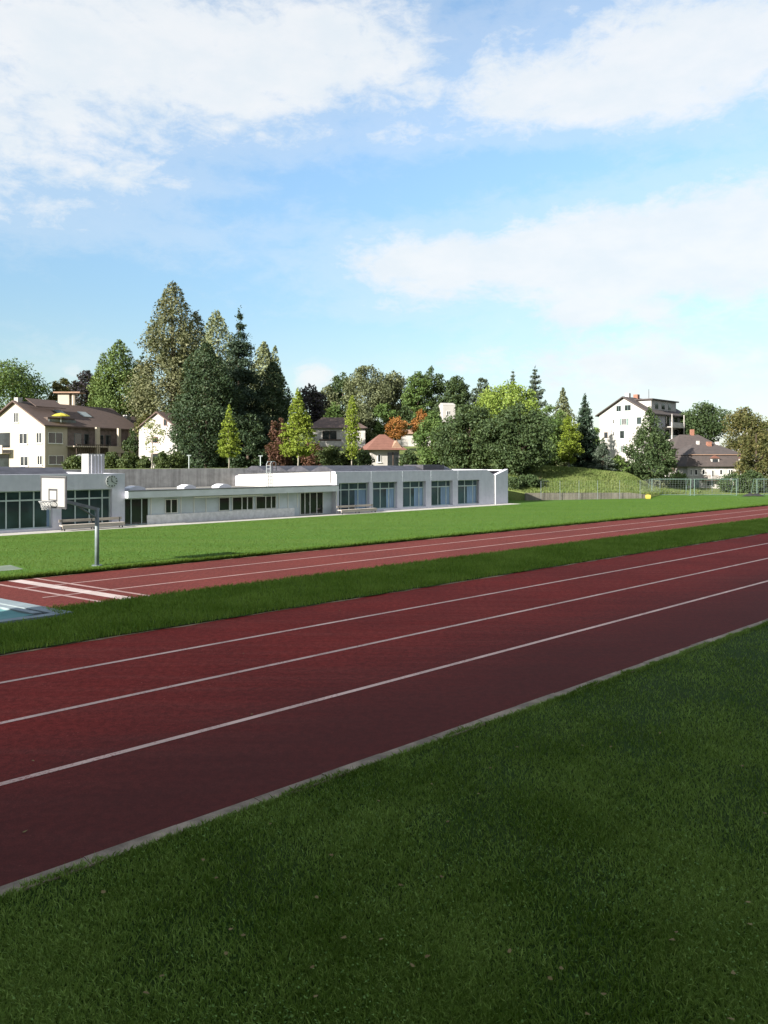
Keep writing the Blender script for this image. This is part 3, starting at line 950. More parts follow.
for i in range(9):
    for j in range(5):
        x = -1.3 + 2.6 * i / 8; y = -.4 + .8 * j / 4
        z = .34 * max(0, 1 - (x / 1.35) ** 2) * max(0, 1 - (y / .45) ** 2) * (1 + .35 * math.sin(i * 2.1 + j))
        vs.append((c1.x + x, c1.y + y, .05 + z))
for i in range(8):
    for j in range(4):
        a = i * 5 + j; fs.append((a, a + 5, a + 6, a + 1))
bb.add(vs, fs)
tag(bb.build('black_cover', M['black_rubber'], smooth=True), 'crumpled black cover on the grass before the right goal', 'cover')

fc = thing('wire_fence', 'thin grey wire fence with slim posts before the grassy bank', 'fence', GX(541, 77.3))
fo = GX(541, 77.3)
FP = [(541, 77.3), (560, 78.0), (579, 78.6), (597.6, 79.2), (619.7, 80.0), (640, 80.7), (660, 90.5), (686, 90.5), (712, 90.5), (738, 90.5), (764, 90.5), (790, 90.5)]
wr = MB()
for i, (x, Y) in enumerate(FP):
    q = GX(x, Y) - fo
    MB().tube([q, q + Vector((0, 0, 2.0))], .022, 6).build('post', M['pole_steel'], fc)
    if i + 1 < len(FP):
        q2 = GX(*FP[i + 1]) - fo
        for z in np.linspace(.1, 1.98, 8): wr.tube([q + Vector((0, 0, z)), q2 + Vector((0, 0, z))], .0022, 3)
        d = q2 - q; n_ = int(d.length / .3)
        for k_ in range(1, n_): wr.tube([q + d * (k_ / n_) + Vector((0, 0, .1)), q + d * (k_ / n_) + Vector((0, 0, 1.98))], .002, 3)
wr.build('wire_mesh', M['steel'], fc)

for (x, yt, yb_, Y, lab) in ((189, 455, 469, 73, 'slim grey garden lamp beside the leafy hedge left of the small ginkgo'), (260.5, 455.5, 469, 73, 'slim grey garden lamp between the two ginkgo trees')):
    q = GX(x, Y); z0 = tz(q.x, q.y)
    lp = thing('garden_lamp', lab, 'lamp', (q.x, q.y, z0 - .05), 0, 'garden lamps behind the retaining wall')
    h = HCAM - (yt - 461) * Y / F - z0
    MB().tube([(0, 0, 0), (0, 0, h)], .05, 6).build('lamp_post', M['steel'], lp)
    MB().tube([(-.2, 0, h), (.2, 0, h)], .055, 6).build('lamp_head', M['steel'], lp)

# ------------------------------------------------------------------ houses
class House:
    def __init__(self, name, label, cat, corner, d, L_, W_, eave, ridge, z0, wall, roofm, over=.35, group=None, hip=0.0, mansard=None):
        """corner = near corner; d = unit long direction; gable wall runs to the left of d"""
        self.o = Vector((corner[0], corner[1])); self.d = Vector(d).normalized(); self.g = Vector((-self.d.y, self.d.x))
        self.z0 = z0; self.L, self.W = L_, W_
        self.t = thing(name, label, cat, (corner[0], corner[1], z0), math.atan2(self.d.y, self.d.x), group)
        e, r = eave - z0, ridge - z0
        self.e, self.r = e, r
        m = MB()
        if hip:
            m.box((0, 0, -1), (L_, W_, e))
        else:
            m.prism([(0, 0, -1), (0, W_, -1), (0, W_, e), (0, W_ / 2, r - .05), (0, 0, e)], (L_, 0, 0))
        self.wall = m.build('wall', wall, self.t)
        rf = MB(); th = .18
        sl = (r - e) / (W_ / 2)
        if hip:
            A = [(-over, -over, e - .02), (L_ + over, -over, e - .02), (L_ + over, W_ + over, e - .02), (-over, W_ + over, e - .02), (hip, W_ / 2, r), (L_ - hip, W_ / 2, r)]
            if mansard:
                q, zq = mansard; zq -= z0
                rf.add(A[:4] + [(q, q, zq), (L_ - q, q, zq), (L_ - q, W_ - q, zq), (q, W_ - q, zq)], [(0, 1, 5, 4), (1, 2, 6, 5), (2, 3, 7, 6), (3, 0, 4, 7), (3, 2, 1, 0)])
                A = [(q - .12, q - .12, zq), (L_ - q + .12, q - .12, zq), (L_ - q + .12, W_ - q + .12, zq), (q - .12, W_ - q + .12, zq), (hip, W_ / 2, r), (L_ - hip, W_ / 2, r)]
            rf.add(A, [(0, 1, 5, 4), (1, 2, 5), (2, 3, 4, 5), (3, 0, 4), (3, 2, 1, 0)])
        else:
            for s in (0, 1):
                y = lambda q: q if s == 0 else W_ - q
                pts = [(-over, y(-over), e - sl * over), (-over, y(W_ / 2), r), (-over, y(W_ / 2), r + th), (-over, y(-over), e - sl * over + th)]
                rf.prism(pts, (L_ + 2 * over, 0, 0))
        self.roof = rf.build('roof', roofm, self.t)

    def rect(self, face, x0, x1, y0, y1):
        o, d = (self.o, self.d) if face == 'long' else (self.o, self.g)
        a, zt = face_hit(o, d, x0, y0); b, _ = face_hit(o, d, x1, y0); xm = (x0 + x1) / 2
        _, zt = face_hit(o, d, xm, y0); _, zb = face_hit(o, d, xm, y1)
        return min(a, b), max(a, b), zb - self.z0, zt - self.z0

    def put(self, mb_or_boxes, face, name, mat, parent=None):
        """boxes given as (s0,s1,out0,out1,z0,z1): out is metres proud of the face"""
        m = MB()
        for (s0, s1, o0, o1, z0, z1) in mb_or_boxes:
            if face == 'long': m.box((s0, -o1, z0), (s1, -o0, z1))
            else: m.box((-o1, s0, z0), (-o0, s1, z1))
        ob = m.build(name, mat, parent or self.t)
        return ob

    def window(self, face, x0, x1, y0, y1, frame='frame_white', pane='glass_house', mull=True, shutters=None):
        a, b, z0, z1 = self.rect(face, x0, x1, y0, y1)
        w = .05
        bx = [(a, a + w, .0, .06, z0, z1), (b - w, b, .0, .06, z0, z1), (a + w, b - w, 0, .06, z0, z0 + w), (a + w, b - w, 0, .06, z1 - w, z1)]
        if mull and b - a > .5: bx.append(((a + b) / 2 - .03, (a + b) / 2 + .03, .02, .055, z0 + w, z1 - w))
        f = self.put(bx, face, 'window', M[frame])
        self.put([(a + w * .9, b - w * .9, .005, .02, z0 + w * .9, z1 - w * .9)], face, 'pane', M[pane], f)
        self.put([(a - .06, b + .06, .0, .12, z0 - .07, z0 - .002)], face, 'sill', M['frame_white'], f)
        if shutters:
            wd = min(.5, (b - a) * .5)
            for (s0, s1) in ((a - wd, a - .01), (b + .01, b + wd)): self.put([(s0, s1, .0, .05, z0, z1)], face, 'shutter', M[shutters])
        return f

    def chimney(self, s, q, w, top, mat, cap='roof_dark'):
        ry = self.e + (self.r - self.e) * (1 - abs(q - self.W / 2) / (self.W / 2))
        c = MB().box((s - w / 2, q - w / 2, ry - .4), (s + w / 2, q + w / 2, ry + top)).build('chimney', mat, self.roof)
        return c


def slope_patch(h, s0, s1, q0, q1, lift, name, mat, parent):
    """thin slab lying on the near roof slope, q measured in from the eave"""
    sl = (h.r - h.e) / (h.W / 2)
    z = lambda q: h.e + sl * q + .18 + lift
    m = MB().prism([(s0, q0, z(q0)), (s0, q1, z(q1)), (s0, q1, z(q1) + .08), (s0, q0, z(q0) + .08)], (s1 - s0, 0, 0))
    return m.build(name, mat, parent)


# house with balconies at the left
A = House('cream_house', 'cream house with brown roof, balconies and open yellow parasol', 'house', ((45 - 384) / F * 96, 96), (.447, .894), 15.7, 10.9, 8.55, 11.55, 2.4, M['cream'], M['tile_brown'], .45)
for (x0, x1, y0, y1) in ((14, 18.6, 412.5, 422.5), (19.5, 27.5, 433.2, 444), (36.5, 42, 432.5, 443.2), (20.5, 28.3, 456.3, 466), (37.5, 42.5, 455.5, 465)):
    A.window('gable', x0, x1, y0, y1, 'cream_dim' if False else 'frame_white')
A.window('long', 48, 62.5, 432.5, 443.5); A.window('long', 48.5, 63.5, 455.5, 464.5)
# balconies on the gable's far left
a, b, z0, z1 = A.rect('gable', -14, 11, 445.5, 453)
A.put([(a, b, 0.0, 1.3, z0 - .12, z0), (a, b, 1.2, 1.3, z0, z1)], 'gable', 'balcony', M['cream_dim'])
a2, b2_, z02, z12 = A.rect('gable', -12, 10, 433, 446)
A.put([(a2, b2_, .01, .05, z02 - .2, z12)], 'gable', 'balcony_door', M['glass_dark'])
a2, b2_, z02, z12 = A.rect('gable', -12, 9, 455, 467)
A.put([(a2, b2_, .01, .05, z02, z12)], 'gable', 'balcony_door', M['glass_dark'])
# recessed balconies of the long side: brown timber bay with columns and parapets
a, b, z0, z1 = A.rect('long', 67.5, 128, 427.8, 446)
zt = A.e - .18
A.put([(a, b, .01, .05, 0.0, zt)], 'long', 'timber_front', plain('taupe_timber', (.13, .10, .095), .85, .2, 2.0))
A.put([(a - .2, b, .06, 1.45, z0 - .22, z0 - .05)], 'long', 'balcony_floor', M['cream_dim'])
for (x0, x1) in ((89, 92.5), (111, 113.5), (126.5, 129.5)):
    c0_, c1_, _, _ = A.rect('long', x0, x1, 430, 450)
    A.put([(c0_, c1_, 1.1, 1.4, 0, zt + .1)], 'long', 'column', M['cream'])
c0_, c1_, q0, q1 = A.rect('long', 100.5, 127.5, 446.5, 453)
A.put([(c0_, c1_, 1.40, 1.5, q0, q1)], 'long', 'parapet', M['cream'])
c0_, c1_, q0, q1 = A.rect('long', 68.5, 100, 445, 454)
A.put([(c0_ + (c1_ - c0_) * i / 16 - .03, c0_ + (c1_ - c0_) * i / 16 + .03, 1.40, 1.46, q0, q1) for i in range(17)] + [(c0_, c1_, 1.38, 1.47, q1, q1 + .06)], 'long', 'railing', M['wood_dark'])
for (x0, x1, y0, y1) in ((74, 81, 433.5, 446), (84, 88.5, 434, 446), (98, 103, 435, 446.5), (105.5, 110.5, 435, 446.5), (71, 84, 455, 467), (104, 111, 455, 466), (116, 125, 456, 466)):
    a, b, z0, z1 = A.rect('long', x0, x1, y0, y1)
    f = A.put([(a, b, .05, .09, z0, z1)], 'long', 'window', M['frame_dark'])
    A.put([(a + .06, b - .06, .091, .10, z0 + .06, z1 - .06)], 'long', 'pane', M['glass_dark'], f)
# roof loggia with parasol, skylights, chimneys
slA = (A.r - A.e) / (A.W / 2)
lg = MB(); s0_, s1_ = 1.0, 5.2
lg.box((s0_, .7, A.e + .1), (s1_, 3.0, A.e + 1.0)); lo = lg.build('roof_loggia', M['wood_dark'], A.roof)
MB().box((s0_, .45, A.e + .25), (s1_, .55, A.e + .75)).build('railing', M['frame_dark'], lo)
slope_patch(A, s0_ - .2, s1_ + .2, 2.6, 4.6, .75, 'dormer_roof', M['tile_brown'], lo)
for (xa, xb) in ((75.5, 83), (98.5, 107)):
    sa = face_hit(A.o, A.d, xa - 3, 415)[0]; sb = face_hit(A.o, A.d, xb - 3, 415)[0]
    slope_patch(A, sa, sb, 2.2, 3.5, .02, 'skylight', M['steel'], A.roof)
A.chimney(.4, 5.4, .7, .6, M['house_white']); A.chimney(4.0, 5.8, .55, .6, M['house_white'])
pa = A.t.matrix_world @ Vector((0, 0, 0))
MATA = Matrix.Translation((A.o.x, A.o.y, A.z0)) @ Matrix.Rotation(math.atan2(A.d.y, A.d.x), 4, 'Z')


def parasol(name, P, r, h, mat, label, tilt=0.0, n=8, post=2.2):
    t = thing(name, label, 'parasol', P)
    cn = MB(); vs = [(0, 0, post + h)] + [(r * math.cos(q * 2 * math.pi / n), r * math.sin(q * 2 * math.pi / n), post + tilt * math.cos(q * 2 * math.pi / n)) for q in range(n)]
    vs += [(r * .55 * math.cos(q * 2 * math.pi / n), r * .55 * math.sin(q * 2 * math.pi / n), post + h * .62) for q in range(n)]
    fs = [(0, n + 1 + q, n + 1 + (q + 1) % n) for q in range(n)] + [(n + 1 + q, 1 + q, 1 + (q + 1) % n, n + 1 + (q + 1) % n) for q in range(n)]
    cn.add(vs, fs); cn.build('canopy', mat, t)
    MB().tube([(0, 0, 0), (0, 0, post + h)], .035, 6).build('pole', M['steel'], t)
    return t


P = MATA @ Vector((2.6, .2, A.e + .2))
parasol('parasol', P, 1.15, .42, M['canopy_yellow'], 'open yellow parasol on the roof terrace of the cream house', 0, 10, 1.0)
q = GX(80, 80); zq = tz(q.x, q.y)
parasol('parasol', (q.x, q.y, zq - .05), .85, .35, M['board_white'], 'white parasol seen beside the white roof vent box', .0, 10, 1.3)

# roof garden pavilion seen over the ridge
q = GX(66, 108)
pv = thing('pavilion', 'small pale rooftop pavilion with flat canopy above the cream house', 'pavilion', (q.x, q.y, 5.0))
MB().box((-.8, -.8, 0), (.75, .8, HCAM + (461 - 394) * 108 / F - 5)).build('wall', M['cream'], pv)
MB().box((-1.3, -1.2, 8.45), (2.4, 1.0, 8.62)).build('canopy', M['tile_orange'], pv)
MB().tube([(1.3, -.5, 0), (1.3, -.5, 8.45)], .28, 8).build('column', M['cream'], pv)
MB().box((-1.8, .82, -3), (3.2, 4.5, 6.0)).build('terrace_block', M['cream_dim'], pv)

A2 = House('brown_roofed_annex', 'brown roofed annex with white chimney between cream house and white gable', 'house', ((129 - 384) / F * 111, 111), (.447, .894), 9, 8, 7.9, 10.6, 2.5, M['cream_dim'], M['tile_brown'], .4)
A2.window('long', 131, 135, 432.5, 440); A2.chimney(2.6, 3.0, .8, .9, M['house_white'])
# white gabled house
B = House('white_gabled_house', 'white gabled house half hidden behind the dark yew', 'house', ((177 - 384) / F * 100, 100), (.447, .894), 10, 6.6, 8.35, 10.35, 2.6, M['house_white'], M['tile_brown'], .3)
B.window('gable', 163.8, 167.2, 419, 426, 'shutter_red', 'glass_dark', False)
B.window('gable', 152, 158, 437, 443, 'shutter_red', 'glass_dark', False)
B.window('gable', 151, 159, 453.5, 461, 'shutter_red', 'glass_dark', False)

# hip roofed villa in the middle
C = House('brown_hipped_villa', 'white villa with brown hipped roof behind the slim ginkgo', 'house', ((309 - 384) / F * 120, 120), (1, .12), 8.8, 6.5, 9.15, 11.0, 4.5, M['house_white_old'], M['tile_brown'], .5, None, 2.2)
C.window('long', 322.5, 336.5, 430.8, 441, 'wood_dark', 'glass_dark'); C.window('long', 351, 356, 433, 441, 'frame_white', 'glass_dark')
a, b, z0, z1 = C.rect('long', 319, 341, 441, 446)
C.put([(a, b, 0, .9, z0 - .1, z0), (a, b, .82, .9, z0, z1)], 'long', 'balcony', M['house_white_old'])
C.put([(a, b, 0.8, .92, z1 + .001, z1 + .25)], 'long', 'flower_box', M['wood_dark'])
# small house with red hipped roof
D = House('red_roofed_pavilion', 'small white house with red hipped roof just behind the hall', 'house', ((371.5 - 384) / F * 88, 88), (1, .25), 3.3, 3.2, 5.3, 7.1, 2.6, M['house_white_old'], M['tile_red'], .75, None, 1.3)
D.window('long', 377.5, 381, 454.5, 462.3, 'frame_white', 'glass_dark', False)
a, b, z0, z1 = D.rect('long', 387.5, 398, 452.5, 466)
D.put([(a, b, .0, .06, z0, z1)], 'long', 'porch_door', M['glass_dark'])
D.put([(a + (b - a) * .45, a + (b - a) * .55, .061, .09, z0, z1)], 'long', 'door_post', M['wood_dark'])
# gablet on the right of its roof
MB().prism([(2.15, -.5, 2.75), (3.6, -.5, 2.75), (2.85, -.5, 3.75)], (0, 1.6, 0)).build('gablet', M['tile_orange'], D.roof)
# pale buildings further up
E1 = House('low_pale_house', 'low pale house with flat orange roof behind the autumn trees', 'house', ((396 - 384) / F * 130, 130), (1, .1), 6.0, 6, 8.6, 9.4, 6, M['house_white_old'], M['tile_orange'], .4, None, 1.5)
E1.window('long', 417, 421, 440, 444)
E2 = House('pale_upper_house', 'pale house with shallow roof between the autumn trees', 'house', ((404 - 384) / F * 150, 150), (1, .1), 4.5, 6, 10.9, 11.8, 7, M['house_white_old'], M['tile_orange'], .3, None, 1.2)
E2.window('long', 410, 413, 427, 430)
E3 = House('white_cube_house', 'plain white house block among the dark trees on the hill', 'house', ((443 - 384) / F * 140, 140), (1, .2), 2.3, 3, 14.1, 14.5, 7, M['house_white'], M['house_white'], .03)
E3.window('long', 446.5, 450, 411, 415)

# tall apartment house at the right
FH = House('white_apartment_house', 'tall white apartment house with teal shutters and side balconies', 'apartment house', ((649.5 - 384) / F * 130, 130), (.70, .714), 15.0, 9.3, 12.2, 15.0, 1.6, M['house_white'], M['tile_grey'], .55)
for (x0, x1, y0, y1) in ((616.5, 621, 405.8, 411.5), (624.8, 630.8, 405, 410.8)): FH.window('gable', x0, x1, y0, y1, 'shutter_teal', 'glass_dark')
for (x0, x1, y0, y1) in ((622, 626.3, 418.5, 425.3), (621, 624, 445.5, 452.5)): FH.window('gable', x0, x1, y0, y1, 'frame_white', 'glass_house', True, 'shutter_teal')
FH.window('gable', 637, 641.3, 417.2, 424.3, 'shutter_teal', 'glass_dark'); FH.window('gable', 620, 624.3, 430.8, 438.5, 'shutter_teal', 'glass_dark', False)
for y0 in (419.3, 431.5, 445.5): FH.window('gable', 613, 614.7, y0, y0 + 4.5, 'frame_white', 'glass_dark', False)
FH.window('gable', 603.5, 608.3, 419.5, 427.5, 'cream_dim', 'board_white', False); FH.window('gable', 604, 608, 432, 438.5, 'cream_dim', 'house_white_old' if False else 'glass_house', False)
FH.window('gable', 604, 608, 446, 452, 'cream_dim', 'glass_house', False)
a, b, z0, z1 = FH.rect('gable', 616, 630, 459, 462)
FH.put([(a, b, 0, 1.0, z0, z0 + .15)], 'gable', 'porch_roof', M['tile_grey'])
MB().box((2.6, .9, FH.e + .45), (12.5, 4.5, FH.e + 2.35)).build('dormer', M['house_white'], FH.roof)
MB().box((2.2, .5, FH.e + 2.351), (12.9, 4.7, FH.e + 2.55)).build('dormer_roof', M['tile_grey'], FH.roof)
for x in (4.0, 6.6, 9.2): 
    MB().box((x, .86, FH.e + .9), (x + 1.2, .899, FH.e + 1.9)).build('dormer_window', M['glass_house'], FH.roof)
FH.chimney(2.0, 4.9, .7, 1.0, M['house_white_old']); FH.chimney(5.0, 4.8, .8, .9, M['chimney_brick'])
MB().tube([(9, 4.4, FH.r), (9, 4.4, FH.r + 2.0)], .05, 5).build('aerial', M['dark_metal'], FH.roof)
FH.put([(1.2, 14.6, .0, .03, .5, FH.e - .4)], 'long', 'loggia_back', plain('loggia_shade_render', (.30, .30, .31), .9, .1))
for fl in range(4):
    z = 1.6 + fl * 2.25
    FH.put([(5.0, 14.9, .031, 1.6, z - .15, z), (5.0, 14.9, 1.52, 1.6, z, z + .75)], 'long', 'balcony', M['house_white_old'])
    for s_ in (6.0, 9.5, 12.4): FH.put([(s_, s_ + 1.5, .031, .07, z + .05, z + 1.8)], 'long', 'balcony_door', M['glass_dark'])
for s_ in (5.0, 9.9, 14.75): FH.put([(s_, s_ + .14, 1.601, 1.72, 0, FH.e - .1)], 'long', 'balcony_column', M['house_white_old'])

# old house at the lower right
GHO = ((687.5 - 384) / F * 101, 101)
GH = House('old_white_house', 'old white house under a big greybrown mansard roof behind the goals', 'house', GHO, (1, .05), 8.3, 8.5, 3.3, 6.35, .0, M['house_white_old'], M['tile_grey'], .45, None, 2.6, (.35, 4.8))
for (x0, x1, y0, y1) in ((690, 692, 469.5, 475), (694.5, 697.5, 469.5, 475), (719.5, 722.5, 469.5, 475), (723, 727, 482, 487), (702, 705, 469, 474.5), (711.5, 714, 470, 477), (728, 732.5, 469.5, 475), (737.5, 741, 469, 474.5), (743.5, 746.5, 469, 474.5)): GH.window('long', x0, x1, y0, y1, 'frame_white', 'glass_house')
a, b, z0, z1 = GH.rect('long', 700.5, 718, 476, 479.5)
bl = GH.put([(a, b, 0, .8, z0 - .1, z0), (a, b, .74, .8, z1, z1 + .06)] + [(a + (b - a) * i / 12, a + (b - a) * i / 12 + .05, .75, .79, z0, z1) for i in range(12)], 'long', 'balcony', M['wood_dark'])
GH.window('long', 707, 713, 481, 485.5, 'shutter_teal', 'glass_dark')
a, b, z0, z1 = GH.rect('long', 693.5, 699, 479, 492)
GH.put([(a, b, 0, .06, z0, z1)], 'long', 'door', M['shutter_teal'])
for x_ in (3.1, 6.9):
    dm = MB().box((x_, -.12, GH.e + .25), (x_ + 1.1, 1.6, GH.e + 1.05)).build('dormer', M['house_white_old'], GH.roof)
    MB().prism([(x_ - .12, -.25, GH.e + 1.051), (x_ + 1.22, -.25, GH.e + 1.051), (x_ + .55, -.25, GH.e + 1.42)], (0, 2.4, 0)).build('dormer_roof', M['tile_red'], dm)
    MB().box((x_ + .2, -.16, GH.e + .4), (x_ + .9, -.121, GH.e + .95)).build('dormer_window', M['glass_house'], dm)
MB().box((.2, .16, 4.80), (GH.L - .2, .22, 4.88)).build('roof_break', M['tile_orange'], GH.roof)
GH.chimney(4.6, 3.6, .55, .75, M['chimney_brick']); GH.chimney(3.3, 4.1, .35, .5, M['house_white_old']); GH.chimney(6.0, 4.1, .4, .4, M['house_white_old'])
HH = House('cream_grey_roofed_house', 'cream house with greybrown hipped roof behind the old white house', 'house', ((676.5 - 384) / F * 116, 116), (1, .05), 7.0, 7, 5.85, 8.1, .5, M['cream'], M['tile_grey'], .5, None, 2.0)
HH.window('long', 680.5, 683.5, 451, 457, 'frame_white', 'glass_house'); HH.chimney(4.0, 3.5, .5, .8, M['chimney_brick'])
LH = House('low_redbrown_roofed_shed', 'low shed with redbrown roof left of the old white house', 'shed', ((668 - 384) / F * 105, 105), (1, .1), 3.4, 4.5, 3.0, 4.6, .2, M['house_white_old'], M['tile_brown'], .4)
LH.window('long', 674, 678, 474, 479)
IH = House('purple_roofed_house', 'house with purplish brown roof at the right picture edge', 'house', ((759 - 384) / F * 125, 125), (1, .05), 7, 7, 6.6, 9.2, .5, M['house_white_old'], M['tile_grey'], .4)
IH.window('long', 762, 766, 447, 453)
# ------------------------------------------------------------------ trees
PROF = {
    'round': [(0, .30), (.12, .72), (.35, 1), (.6, .95), (.82, .66), (.94, .36), (1, .08)],
    'cone': [(0, .70), (.10, 1), (.3, .88), (.6, .56), (.85, .25), (1, .03)],
    'yew': [(0, .85), (.1, .97), (.4, 1), (.65, .82), (.85, .5), (1, .10)],
    'sequoia': [(0, .85), (.15, 1), (.4, .97), (.58, .82), (.75, .58), (.88, .36), (.96, .20), (1, .06)],
    'column': [(0, .45), (.2, 1), (.6, .9), (.85, .6), (1, .1)],
    'bush': [(0, .85), (.3, 1), (.65, .85), (.9, .5), (1, .2)],
    'vase': [(0, .15), (.2, .5), (.5, .9), (.75, 1), (.92, .7), (1, .2)],
}


def leaves(c, size, rs, aspect=.55, up=.35, outc=None):
    n = len(c)
    nrm = rs.normal(0, 1, (n, 3)); nrm[:, 2] += up
    if outc is not None: nrm += outc * .6
    nrm /= np.linalg.norm(nrm, axis=1)[:, None] + 1e-9
    t = rs.normal(0, 1, (n, 3)); t -= nrm * (t * nrm).sum(1)[:, None]; t /= np.linalg.norm(t, axis=1)[:, None] + 1e-9
    b = np.cross(nrm, t)
    s = (size * rs.uniform(.6, 1.35, n))[:, None]
    return np.stack([c - t * s * .5, c - b * s * aspect * .5 + nrm * s * .08, c + t * s * .5, c + b * s * aspect * .5 + nrm * s * .08], 1)


def clump_crown(W, H, prof, n, size, seed, nclump=90, cr=.16, hollow=.5, rag=.16, squash=.8, fill=.0):
    """leaf cloud of a crown H tall, W wide, its foot at z = 0"""
    rs = np.random.RandomState(seed)
    ph = np.array([q[0] for q in prof]); pr = np.array([q[1] for q in prof])
    hh = np.linspace(0, 1, 200); w = np.interp(hh, ph, pr) + .12; cdf = np.cumsum(w) / w.sum()
    h = np.interp(rs.uniform(0, 1, nclump), cdf, hh)
    a = rs.uniform(0, 2 * np.pi, nclump)
    lob = 1 + rag * np.sin(a * 2 + rs.uniform(0, 6)) * np.sin(h * 7 + rs.uniform(0, 6)) + rag * rs.normal(0, .7, nclump)
    rad = np.interp(h, ph, pr) * W / 2 * np.clip(lob, .55, 1.3) * (hollow + (1 - hollow) * rs.uniform(0, 1, nclump) ** .5)
    crr = cr * W * rs.uniform(.6, 1.25, nclump) * np.clip(np.interp(h, ph, pr) + .25, .3, 1)
    rad = np.maximum(0, rad - crr * .55)
    cen = np.stack([np.cos(a) * rad, np.sin(a) * rad, h * H * .96 + .02 * H], 1)
    wt = crr ** 2; k = rs.choice(nclump, n, p=wt / wt.sum())
    d = rs.normal(0, 1, (n, 3)); d /= np.linalg.norm(d, axis=1)[:, None]
    rr = rs.uniform(0, 1, n) ** .45
    p = cen[k] + d * (rr * crr[k])[:, None] * np.array([1, 1, squash])
    nf = int(n * fill)
    if nf:                                             # foliage on the outer skin of the crown, bulging unevenly
        hf = np.interp(rs.uniform(0, 1, nf), cdf, hh); af = rs.uniform(0, 2 * np.pi, nf)
        bl = np.ones(nf)
        for q in range(9):
            bl += rag * .55 * np.sin(af * rs.randint(1, 7) + hf * rs.uniform(6, 34) + rs.uniform(0, 6.28))
        rf_ = np.interp(hf, ph, pr) * W / 2 * np.clip(bl, .45, 1.35) * (.45 + .55 * rs.uniform(0, 1, nf) ** .45)
        p[:nf] = np.stack([np.cos(af) * rf_, np.sin(af) * rf_, hf * H + rs.normal(0, .006 * H, nf) - .05 * rf_], 1)
        d[:nf] = np.stack([np.cos(af), np.sin(af), np.full(nf, .3)], 1)
    p[:, 2] = np.maximum(p[:, 2], -.02 * H)
    return leaves(p, size, rs, outc=d)


def spruce_crown(W, H, n, size, seed, levels=24, nbr=9, droop=.25, prof=((0, .95), (.08, 1), (.5, .58), (.85, .2), (1, .03))):
    rs = np.random.RandomState(seed)
    ph = [q[0] for q in prof]; pr = [q[1] for q in prof]
    P = []; wt = []
    for i in range(levels):
        h0 = (i + rs.uniform(-.3, .3)) / levels
        h0 = min(max(h0, 0), .985)
        for q in range(nbr if h0 < .8 else 5):
            a = rs.uniform(0, 2 * np.pi); Lb = np.interp(h0, ph, pr) * W / 2 * rs.uniform(.72, 1.12)
            m = 14
            s = np.linspace(.12, 1, m)
            z = h0 * H - droop * Lb * s + .16 * Lb * s ** 3
            P.append(np.stack([np.cos(a) * Lb * s, np.sin(a) * Lb * s, z], 1)); wt += [Lb] * m
    P.append(np.stack([np.zeros(20), np.zeros(20), np.linspace(.86, 1, 20) * H], 1)); wt += [W * .04] * 20
    P = np.concatenate(P); wt = np.array(wt); k = rs.choice(len(P), n, p=wt / wt.sum())
    c = P[k] + rs.normal(0, 1, (n, 3)) * np.array([.03 * W, .03 * W, .014 * W + .004 * H]) * (.35 + .65 * np.clip((1 - P[k][:, 2:3] / H) * 4, 0, 1))
    c[:, 2] -= np.abs(rs.normal(0, .012 * H, n))
    return leaves(c, size, rs, .4, .2)


def trunk_mesh(H, base, r, seed, limbs=5, spread=.3, W=4):
    rg_ = random.Random(seed); m = MB()
    pts = [(0, 0, -.3), (rg_.uniform(-.05, .05), rg_.uniform(-.05, .05), base * .6), (rg_.uniform(-.1, .1), rg_.uniform(-.1, .1), base + (H - base) * .4), (rg_.uniform(-.15, .15), rg_.uniform(-.15, .15), base + (H - base) * .86)]
    m.tube(pts, [r * 1.25, r, r * .62, r * .15], 8)
    for i in range(limbs):
        z0 = base + (H - base) * (.02 + .5 * i / max(1, limbs)); a = rg_.uniform(0, 6.28); ln = W * spread * rg_.uniform(.7, 1.2)
        m.tube([(0, 0, z0), (math.cos(a) * ln * .5, math.sin(a) * ln * .5, z0 + ln * .35), (math.cos(a) * ln, math.sin(a) * ln, z0 + ln * .75)], [r * .45, r * .28, r * .07], 6)
    return m


TN = [100]


def tree(name, label, cat, x, Y, wpx, ytop, ybot, leaf, prof='round', n=9000, size=.34, trunk=.22, bark='bark', style='clump', group=None, base=None, lobes=None, **kw):
    TN[0] += 1; sd = TN[0]
    X = (x - 384) / F * Y; zg = tz(X, Y) if base is None else base
    W = wpx * Y / F; zt = HCAM - (ytop - 461) * Y / F; zb = max(HCAM - (ybot - 461) * Y / F, zg + .0)
    t = thing(name, label, cat, (X, Y, zg), random.Random(sd).uniform(0, 6.28) if lobes is None else 0, group)
    H = zt - zb
    if style == 'spruce': q = spruce_crown(W, H, n, size, sd, **kw)
    else: q = clump_crown(W, H, PROF[prof], n, size, sd, **kw)
    q = q.reshape(-1, 3)
    if lobes:
        parts = [q]
        for (dx, yt2, w2, n2) in lobes:                # further leaders of the same crown
            H2 = HCAM - (yt2 - 461) * Y / F - zb
            q2 = clump_crown(w2 * Y / F, H2, PROF[prof], n2, size, sd + 500 + int(dx), **kw).reshape(-1, 3)
            q2[:, 0] += dx * Y / F; parts.append(q2)
        q = np.concatenate(parts)
    q = q + np.array([0, 0, zb - zg])
    np_mesh('crown', q, 4, leaf if not isinstance(leaf, str) else L[leaf], t)
    trunk_mesh(zt - zg, max(zb - zg, .15), trunk, sd, 5 if style != 'spruce' else 0, .28, W).build('trunk', M[bark], t, True)
    return t


TG = 'trees behind the sports hall'
